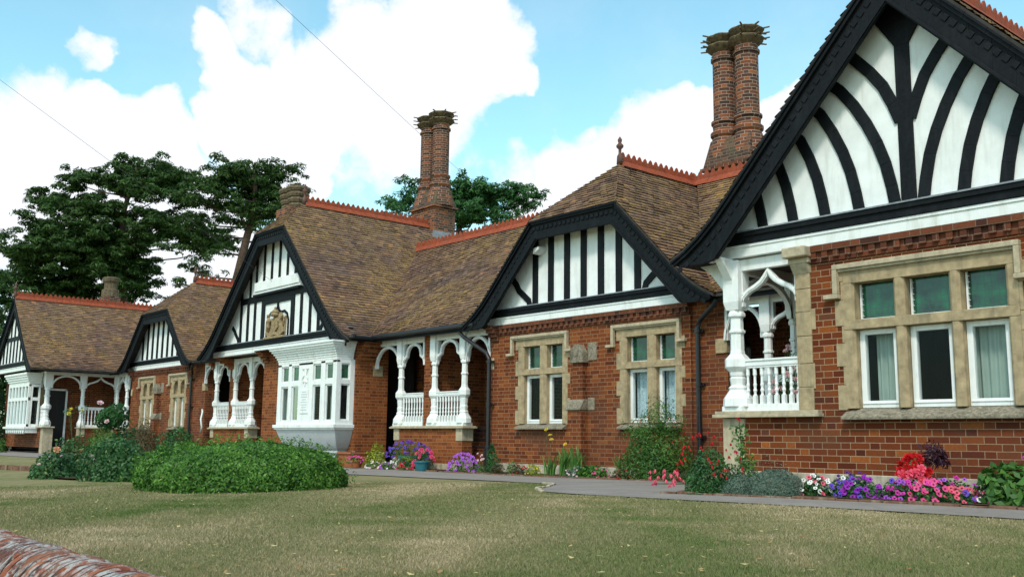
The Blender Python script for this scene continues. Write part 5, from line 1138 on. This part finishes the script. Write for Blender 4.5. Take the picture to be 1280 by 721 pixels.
# pots by the porches
def pot(name, label, c, r, h, mat, taper=.75, sq=None):
    z = ground(c[0], c[1])+.02; m = MB()
    if sq: 
        a, b = sq; m.prism_x([(c[1]-b, z), (c[1]-b*1.12, z+h), (c[1]-b*1.25, z+h), (c[1]-b*1.25, z+h+.04), (c[1]+b*1.25, z+h+.04), (c[1]+b*1.25, z+h), (c[1]+b*1.12, z+h), (c[1]+b, z)], c[0]-a, c[0]+a)
        m.box(c[0]-a-.025, c[0]+a+.025, c[1]-b*1.3, c[1]+b*1.3, z+h-.0, z+h+.042)
    else: m.lathe(c[0], c[1], [(r*taper, z), (r*.97, z+h*.8), (r*1.08, z+h*.8), (r*1.1, z+h), (r*.95, z+h), (r*.9, z+h-.03)], 20)
    t = thing(name, (c[0], c[1], z), label, 'flower pot'); m.build('pot_body', mat, t, bevel=.006)
    s = MB(); 
    if sq: s.box(c[0]-sq[0]*.93, c[0]+sq[0]*.93, c[1]-sq[1], c[1]+sq[1], z+h+.02, z+h+.05)
    else: s.lathe(c[0], c[1], [(r*.9, z+h-.05), (r*.9, z+h-.025)], 16)
    s.build('soil', 'soil', t); return z+h
z = pot('flower_trough', 'long terracotta trough at the corner of the central block', (-20.35, 11.75), 0, .16, 'terracotta', sq=(.45, .13)); clump('pansies', 'mauve flowers in the long terracotta trough', (-20.25, 11.75, z-.02), (.3, .12, .13), 300, (('magenta', .5), ('lilac', .3), ('white', .3)), 26, .026, seed=90)
z = pot('flower_pot', 'square terracotta planter against the central block side', (-19.85, 12.25), .2, .3, 'terracotta', sq=(.28, .2)); clump('pansies', 'sparse pale flowers in the square terracotta planter', (-19.95, 12.25, z-.02), (.2, .12, .06), 120, (('pale', 1),), 6, .02, seed=91)
z = pot('flower_pot', 'small round terracotta pot at the path edge', (-19.35, 12.0), .17, .17, 'terracotta'); clump('pansies', 'pink flowers overflowing the small terracotta pot', (-19.35, 12.0, z-.04), (.26, .2, .12), 260, (('pink', .6), ('magenta', .4)), 26, .026, seed=92)
z = pot('flower_pot', 'magenta planted pot under the white bay window', (-21.5, 11.6), .2, .3, 'terracotta'); clump('pansies', 'magenta flowers under the white bay window', (-21.5, 11.6, z-.04), (.35, .22, .16), 360, (('magenta', .7), ('purple', .3)), 44, .03, seed=93)
z = pot('flower_tub', 'large dark green tub below the first porch rail', (-17.75, 12.45), .3, .3, 'green_plastic'); clump('pansies', 'violet pansies spreading wide over the green tub', (-17.9, 12.45, z-.02), (.72, .3, .3), 1300, (('dark_violet', .55), ('violet', .45)), 90, .032, seed=94); clump('low_plant', 'yellow green foliage hanging at the rim of the green tub', (-17.6, 12.2, z-.12), (.24, .1, .12), 260, (), 0, .03, 'leaf_yellow', 95, 'plant')
z = pot('flower_pot', 'blue green pot right of the green tub', (-16.95, 12.15), .17, .2, 'blue_plastic'); clump('geranium', 'pink geranium in and behind the blue green pot', (-17.1, 12.3, z-.1), (.24, .2, .32), 420, (('pink', .6), ('salmon', .4)), 26, .038, 'leaf_dark', 96, kind='rose')
shrub('golden_shrub', 'small yellow leaved shrub beside the left porch entry', (-18.95, 12.3), (.27, .24, .44), 1500, .05, 'leaf_yellow', 'shrub', 97, .55, .5, 0, 6, 14, .5)
for i, (c, cols, lb) in enumerate((((-18.75, 12.1), (('pale', .6), ('white', .4)), 'pale pink bedding flowers below the yellow shrub'), ((-18.2, 12.12), (('lilac', .6), ('white', .3)), 'mauve bedding flowers at the brick edging'), ((-17.95, 12.25, .12), (('white', 1),), 'white bedding flowers before the green tub'), ((-17.55, 12.12), (('red', .7), ('pink', .3)), 'red bedding flowers between the tub and the blue pot'))):
    clump('bedding_flowers', lb, c, (.24, .14, .15), 260, cols, 22, .024, 'leaf_mid', 100+i)
# window-box style plant seen inside the right porch
t = thing('porch_plant', (-7.15, 11.0, .2), 'pale pink flowering plant inside the right porch behind the white balusters', 'plant'); P, D = dome_points(900, (-7.15, 11.0, 1.25), (.3, .25, .6), 14, .6, .8, 110, -1); foliage(t, P, D, .05, 'leaf_dark'); stems(t, (-7.15, 11.0, .12), [(-7.2, 11.0, 1.8), (-7.05, 11.05, 1.6), (-7.3, 10.95, 1.5)], .012); flowers(t, 'rose', 'pale', on_dome((-7.15, 11.0, 1.3), (.3, .25, .6), 26), .035)
# benches in the dark porch entries
def bench(c, label, axis=0):
    t = thing('bench', (c[0], c[1], .1), label, 'bench'); m = MB(); m.box(c[0]-.55, c[0]+.55, c[1]-.2, c[1]+.2, .5, .54); m.build('seat', 'dark_wood', t, bevel=.01); m = MB()
    for i in range(3): m.box(c[0]-.55, c[0]+.55, c[1]+.2, c[1]+.23, .62+.12*i, .7+.12*i)
    m.build('backrest', 'dark_wood', t, bevel=.01)
    for sx in (-.5, .5):
        for sy, h in ((-.17, .5), (.21, .98)): m = MB(); m.box(c[0]+sx-.03, c[0]+sx+.03, c[1]+sy-.03, c[1]+sy+.03, .08, h); m.build('leg', 'dark_wood', t, bevel=.006)
bench((-16.75, 13.45), 'dark wooden bench inside the near dark porch entry'); bench((-19.5, 13.9), 'dark wooden bench in front of the near open door')
bench((-26.7, 13.75), 'dark wooden bench in the entry beside the bay window')

# ================================================================== TREES
def pine(name, label, base, pads, mat, trunk, seed, size=.3, dens=260, group='pines behind the terrace', view=(.653, .757)):
    """pads: (sideways, height, half width, half height) as real clumps at their own depth"""
    rg = np.random.default_rng(seed); t = thing(name, (base[0], base[1], 0), label, 'tree', group); Ps = []; Ds = []; br = MB(); rx, ry = view[0]/math.hypot(*view), view[1]/math.hypot(*view)
    def trunk_at(z):
        for i in range(len(trunk)-1):
            if trunk[i][1] <= z <= trunk[i+1][1]: k = (z-trunk[i][1])/(trunk[i+1][1]-trunk[i][1]); return trunk[i][0]+(trunk[i+1][0]-trunk[i][0])*k
        return trunk[-1][0]
    for (sx, z, rw, rh) in pads:
        for sub in range(2 if rw > .8 else 1):
            dep = rg.uniform(-1, 1)*max(.8, rw*1.3); a = sx + (0 if sub == 0 else rg.uniform(-.5, .5)*rw); zz = z + (0 if sub == 0 else rg.uniform(-.2, .2)); rr = rw*(1 if sub == 0 else .75)
            cx, cy = base[0]+rx*a-ry*dep, base[1]+ry*a+rx*dep
            nb = max(6, int(rr*rr*rh*13)+7)
            for _ in range(nb):    # many small domed tufts make up a pad
                o = rg.normal(0, .55, 3)*[rr, rr, rh*.85]; s = rg.uniform(.22, .5)*min(1, rh+.35); n = int(dens*s*s*1.8)
                P, D = dome_points(n, (cx+o[0], cy+o[1], zz+o[2]), (s*1.25, s*1.25, s*.72), 6, .6, .5, int(rg.integers(1e9)), -.35); Ps.append(P); Ds.append(D)
            if sub or rw < .85 and rg.random() < .6: continue
            zt = max(min(zz-.5*abs(a)*.35-.3, trunk[-1][1]), trunk[0][1]+2); ta = trunk_at(zt); tx, ty = base[0]+rx*ta, base[1]+ry*ta
            br.tube([(tx, ty, zt), ((tx*.45+cx*.55), (ty*.45+cy*.55), (zt*.4+zz*.6)-.3), (cx, cy, zz-rh*.3)], [.06, .04, .015], 5)
    P = np.concatenate(Ps); D = np.concatenate(Ds); D[:, 2] += .6; n = len(P); V = leaves(P, D, size, .28)
    npmesh('crown', V, np.arange(n*4).reshape(-1, 4), mat, t, rnd=np.clip(rg.normal(.42, .25, n), 0, 1))
    m = MB(); m.tube([(base[0]+rx*a, base[1]+ry*a, z) for a, z in trunk], [r_*1.0 for r_ in np.linspace(.36, .1, len(trunk))], 10); tr = m.build('trunk', 'bark', t, smooth=True); br.build('branches', 'bark', tr)
    return t
T1 = [(0.3, 17.4, 1.8, 0.7), (1.6, 16.6, 2.0, 0.8), (-1.5, 16.4, 1.8, 0.7), (-3.1, 16.2, 1.0, 0.6), (-5.4, 15.2, 1.2, 0.7), (-6.2, 15.7, 0.6, 0.4), (-4.3, 15.1, 1.5, 0.6), (2.9, 16.1, 1.0, 0.7), (2.6, 15.1, 1.3, 0.7), (0.3, 15.8, 1.5, 0.6), (-2.6, 14.4, 1.8, 0.7), (-0.8, 14.3, 1.0, 0.7), (-5.4, 13.6, 0.8, 0.3), (-3.6, 13.3, 1.6, 0.7), (-5.0, 12.8, 1.3, 0.7), (-2.1, 12.8, 2.0, 1.0), (-5.8, 11.6, 1.1, 0.7), (-3.9, 11.5, 2.5, 1.0), (-0.9, 11.9, 2.1, 1.1), (-1.8, 10.6, 2.9, 1.1), (-5.0, 10.2, 2.0, 0.8), (0.4, 11.1, 1.3, 1.0), (1.7, 12.9, 1.5, 0.7), (3.1, 13.4, 1.6, 0.7), (4.6, 12.9, 1.5, 0.7), (5.6, 12.4, 1.0, 0.5), (0.4, 9.6, 1.1, 0.7), (-6.5, 10.7, 0.7, 0.7), (1.6, 14.3, 1.0, 0.5), (-3, 9.2, 2.5, .8), (-5.5, 8.8, 1.5, .8)]
pine('pine_tree', 'larger spreading dark pine behind the left wing roof', (-60.6, 20.5), T1, 'pine', [(.6, 0), (.3, 6), (0, 11), (-.3, 14), (.4, 17.2)], 5, .3, 330)
T2 = [(0.0, 14.9, 1.7, 0.6), (1.4, 15.1, 1.3, 0.5), (-1.2, 14.5, 1.3, 0.6), (2.5, 14.8, 0.7, 0.4), (-2.0, 13.8, 0.8, 0.6), (-0.3, 13.9, 1.6, 0.6), (1.4, 13.8, 1.6, 0.6), (2.5, 13.4, 0.8, 0.6), (0.8, 12.8, 1.6, 0.6), (-1.4, 12.8, 0.8, 0.4), (1.8, 12.4, 0.8, 0.4), (-1.7, 12.1, 0.7, 0.3), (-0.6, 11.8, 0.8, 0.4), (-2.8, 12.5, 0.6, 0.4), (2.3, 11.6, 0.7, 0.4), (-1.1, 10.2, 0.8, 0.4), (-2.8, 9.7, 0.7, 0.4), (-2.0, 9.3, 0.8, 0.3), (-3.1, 8.7, 0.3, 0.4), (-0.8, 10.9, 0.8, 0.4), (-3.5, 10.4, 0.6, 0.4), (-2.6, 13.2, .9, .5), (-3.2, 12.0, .8, .4), (-1.9, 11.4, .8, .4), (.6, 14.3, 1.3, .5), (-.9, 13.2, 1.1, .5), (1.9, 12.9, 1.0, .5), (-2.6, 11.0, .7, .3), (.2, 12.2, 1.0, .4), (1.2, 11.4, .8, .3)]
pine('pine_tree', 'slimmer pine with a bare leaning trunk just left of the central gable', (-48.4, 22.4), T2, 'pine', [(-.5, 0), (-.3, 5), (-.15, 8.5), (.3, 11), (.7, 13), (.6, 14.6)], 6, .26, 300)
T3 = [(-2.3, 13.3, 0.5, 0.4), (-3.4, 12.2, 0.5, 0.3), (-2.6, 12.5, 0.8, 0.5), (-2.1, 11.9, 0.7, 0.3), (0.2, 13.2, 0.7, 0.4), (1.3, 13.1, 0.7, 0.4), (0.6, 12.6, 1.0, 0.5), (1.7, 12.7, 0.8, 0.3), (1.5, 12.2, 1.1, 0.5), (0.6, 11.7, 0.9, 0.5), (2.6, 12.3, 0.9, 0.4), (3.3, 12.6, 0.5, 0.4), (3.9, 12.4, 0.3, 0.4), (3.6, 12.1, 0.5, 0.3), (0.9, 11.2, 0.8, 0.3), (-0.9, 12.8, 0.9, 0.5), (-0.9, 11.7, 1.1, 0.5), (-2.8, 11.2, 1, .5), (2, 11.3, 1, .4), (.9, 12.9, .9, .5), (0, 12.2, 1, .6), (2.2, 12.7, .9, .4), (-1.6, 12.6, .7, .5), (2.9, 11.9, .8, .4), (-3.2, 11.6, .7, .5), (.3, 11.6, 1.2, .5)]
pine('pine_tree', 'bluish green pine crown showing behind the tall double chimney stack', (-37.5, 28.6), T3, 'pine_lighter', [(0, 0), (0, 8), (.2, 12.8)], 7, .24, 340)
T4 = [(-2, 8.8, 1.2, .8), (-.8, 7.5, 1.0, .9), (-2.2, 6.5, 1.6, 1.2), (-.6, 5.8, .8, .8), (-1.8, 4.5, 1.5, 1.2), (-.7, 3.6, .9, 1), (-2, 2.6, 1.5, 1.2), (-.6, 7.9, .5, .5)]
pine('dark_tree', 'dark tree cut by the left edge of the view', (-54.5, 13.2), T4, 'pine', [(-2, 0), (-2, 5), (-2, 9)], 8, .28, 300, group='pines behind the terrace')
# overhead cables
def cable(a, b, sag, label):
    m = MB(); pts = [(a[0]+(b[0]-a[0])*t, a[1]+(b[1]-a[1])*t, a[2]+(b[2]-a[2])*t-sag*4*t*(1-t)) for t in np.linspace(0, 1, 25)]; m.tube(pts, .0045, 5); tag(m.build('overhead_cable', 'cable'), label, 'cable')
cable((-14.8, 3.86, 10.02), (-26.17, 20.16, 9.79), .0, 'overhead cable running down across the clouds to the tall chimney')
cable((-29.05, 2.18, 12.55), (-24.45, 12.3, 4.9), .0, 'thin cable from the left sky down to the central gable')

# ================================================================== SKY, SUN, CAMERA
SUN_EL, SUN_AZ = math.radians(48), math.radians(150)     # azimuth measured from +y towards +x
W = bpy.data.worlds.new('World'); SC.world = W; W.use_nodes = True; nt = W.node_tree; nt.nodes.clear()
def wn(t, **k):
    o = nt.nodes.new(t)
    for a, b in k.items(): setattr(o, a, b)
    return o
def wm(op, a, b=None, c=None, clamp=False):
    o = wn('ShaderNodeMath', operation=op, use_clamp=clamp)
    for i, v in enumerate((a, b, c)):
        if v is None: continue
        if isinstance(v, bpy.types.NodeSocket): nt.links.new(v, o.inputs[i])
        else: o.inputs[i].default_value = v
    return o.outputs[0]
sky = wn('ShaderNodeTexSky', sky_type='NISHITA', sun_disc=False, sun_elevation=SUN_EL, sun_rotation=SUN_AZ, air_density=1.0, dust_density=.6, ozone_density=1.2)
tc = wn('ShaderNodeTexCoord').outputs['Generated']; nz = wn('ShaderNodeTexNoise'); nz.inputs['Scale'].default_value = 8; nz.inputs['Detail'].default_value = 12; nz.inputs['Roughness'].default_value = .62; nt.links.new(tc, nz.inputs['Vector'])
n2 = wn('ShaderNodeTexNoise'); n2.inputs['Scale'].default_value = 3.2; n2.inputs['Detail'].default_value = 6; n2.inputs['Roughness'].default_value = .6; nt.links.new(tc, n2.inputs['Vector'])
CL = [(-0.8611, 0.362, 0.357, 0.034, .9), (-0.8377, 0.4011, 0.3707, 0.032, .7), (-0.8561, 0.4001, 0.326, 0.045, 0.9), (-0.8191, 0.4716, 0.3265, 0.09, 1), (-0.8573, 0.4238, 0.3022, 0.04, .8), (-0.7831, 0.5029, 0.3659, 0.0737, 1), (-0.7418, 0.5504, 0.3831, 0.0655, 1), (-0.7287, 0.581, 0.3625, 0.0491, 1), (-0.7843, 0.5341, 0.3157, 0.0737, 1), (-0.8182, 0.5005, 0.2831, 0.045, 0.6), (-0.7177, 0.5713, 0.3982, 0.0368, 0.8), (-0.94, 0.2261, 0.255, 0.075, 1), (-0.9192, 0.2984, 0.2608, 0.055, 1), (-0.9464, 0.2485, 0.2063, 0.0982, 1), (-0.9245, 0.3478, 0.1558, 0.0982, 1), (-0.8987, 0.2616, 0.3519, 0.0213, 0.6), (-0.8349, 0.3817, 0.3966, 0.0327, 0.6), (-0.6387, 0.7168, 0.2796, 0.0573, 1), (-0.6882, 0.6754, 0.2651, 0.0491, 1), (-0.5876, 0.7544, 0.2926, 0.0491, 1), (-0.5356, 0.7879, 0.304, 0.0286, 1), (-0.7298, 0.6366, 0.2494, 0.04, 0.5), (-0.6598, 0.6925, 0.2917, 0.0327, 0.7), (-0.3341, 0.8674, 0.3688, 0.018, 0.8), (-0.5204, 0.8165, 0.25, 0.0655, 0.8), (-0.8388, 0.487, 0.2434, 0.06, 0.35), (-0.7697, 0.5742, 0.2791, 0.0491, 0.5)]
nzc = wn('ShaderNodeTexNoise'); nzc.inputs['Scale'].default_value = 9; nzc.inputs['Detail'].default_value = 6; nt.links.new(tc, nzc.inputs['Vector'])
w1 = wn('ShaderNodeVectorMath', operation='SUBTRACT'); nt.links.new(nzc.outputs['Color'], w1.inputs[0]); w1.inputs[1].default_value = (.5, .5, .5)
w2 = wn('ShaderNodeVectorMath', operation='SCALE'); nt.links.new(w1.outputs[0], w2.inputs[0]); w2.inputs['Scale'].default_value = .16
w3 = wn('ShaderNodeVectorMath', operation='ADD'); nt.links.new(tc, w3.inputs[0]); nt.links.new(w2.outputs[0], w3.inputs[1]); w4 = wn('ShaderNodeVectorMath', operation='NORMALIZE'); nt.links.new(w3.outputs[0], w4.inputs[0])
dens = None
for x, y, z, r_, w in CL:
    dp = wn('ShaderNodeVectorMath', operation='DOT_PRODUCT'); nt.links.new(w4.outputs[0], dp.inputs[0]); dp.inputs[1].default_value = (x, y, z)
    # 1 at the centre of the cloud, 0 at its rim
    k = wm('MULTIPLY', wm('DIVIDE', wm('SUBTRACT', dp.outputs['Value'], math.cos(r_*1.22)), 1-math.cos(r_*1.22)), w, clamp=False); k = wm('MAXIMUM', k, 0.)
    dens = k if dens is None else wm('MAXIMUM', dens, k)
# elsewhere in the sky: broken cloud from noise alone
dp = wn('ShaderNodeVectorMath', operation='DOT_PRODUCT'); nt.links.new(tc, dp.inputs[0]); dp.inputs[1].default_value = (-.72, .62, .3); away = wm('SMOOTHSTEP' if False else 'SUBTRACT', .8, dp.outputs['Value'], clamp=True)
general = wm('MULTIPLY', wm('MULTIPLY', wm('SUBTRACT', n2.outputs['Fac'], .42), 4.), wm('MULTIPLY', away, 3., clamp=True), clamp=True)
c1 = wm('ADD', dens, wm('MULTIPLY', wm('SUBTRACT', nz.outputs['Fac'], .5), 2.6)); gate = wm('MULTIPLY', dens, 3., clamp=True)
mr = wn('ShaderNodeMapRange', interpolation_type='SMOOTHSTEP'); nt.links.new(wm('MULTIPLY', c1, gate), mr.inputs[0]); mr.inputs[1].default_value = .16; mr.inputs[2].default_value = .62
wisp = wn('ShaderNodeMapRange', interpolation_type='SMOOTHSTEP'); nt.links.new(n2.outputs['Fac'], wisp.inputs[0]); wisp.inputs[1].default_value = .45; wisp.inputs[2].default_value = .85; wisp.inputs[4].default_value = .3
mask = wm('MAXIMUM', wm('MAXIMUM', mr.outputs[0], general), wisp.outputs[0])
sc = wn('ShaderNodeMix', data_type='RGBA', blend_type='MULTIPLY'); sc.inputs[0].default_value = 1; nt.links.new(sky.outputs[0], sc.inputs[6]); sc.inputs[7].default_value = (2.3, 3.0, 2.4, 1)
mx = wn('ShaderNodeMix', data_type='RGBA'); nt.links.new(mask, mx.inputs[0]); nt.links.new(sc.outputs[2], mx.inputs[6]); mx.inputs[7].default_value = (9.5, 9.9, 10.4, 1)
bg = wn('ShaderNodeBackground'); bg.inputs['Strength'].default_value = .1; nt.links.new(mx.outputs[2], bg.inputs[0]); wo = wn('ShaderNodeOutputWorld'); nt.links.new(bg.outputs[0], wo.inputs[0])
L = bpy.data.lights.new('sun', 'SUN'); L.energy = 2.3; L.angle = math.radians(9); L.color = (1, .92, .8); so = bpy.data.objects.new('sun', L); COL.objects.link(so)
sd = Vector((math.sin(SUN_AZ)*math.cos(SUN_EL), math.cos(SUN_AZ)*math.cos(SUN_EL), math.sin(SUN_EL))); so.rotation_euler = sd.to_track_quat('Z', 'Y').to_euler()
yaw, pitch, roll = (math.radians(v) for v in (-49.3189, 8.80458, 0.65655))
fw = Vector((math.sin(yaw)*math.cos(pitch), math.cos(yaw)*math.cos(pitch), math.sin(pitch))); r0 = Vector((math.cos(yaw), -math.sin(yaw), 0)); u0 = r0.cross(fw)
rr = r0*math.cos(roll)+u0*math.sin(roll); uu = -r0*math.sin(roll)+u0*math.cos(roll)
cam = bpy.data.cameras.new('camera'); cam.sensor_width = 36; cam.lens = 36*1221.889/1280; cam.clip_start = .05; cam.clip_end = 6000; co = bpy.data.objects.new('camera', cam); COL.objects.link(co)
co.matrix_world = Matrix((( rr.x, uu.x, -fw.x, 0), (rr.y, uu.y, -fw.y, 0), (rr.z, uu.z, -fw.z, .66), (0, 0, 0, 1))); SC.camera = co
SC.render.engine = 'CYCLES'; SC.view_settings.view_transform = 'Standard'; SC.view_settings.look = 'None'; SC.view_settings.gamma = 1; SC.view_settings.exposure = 0.1
SC.cycles.max_bounces = 6; SC.cycles.transparent_max_bounces = 8
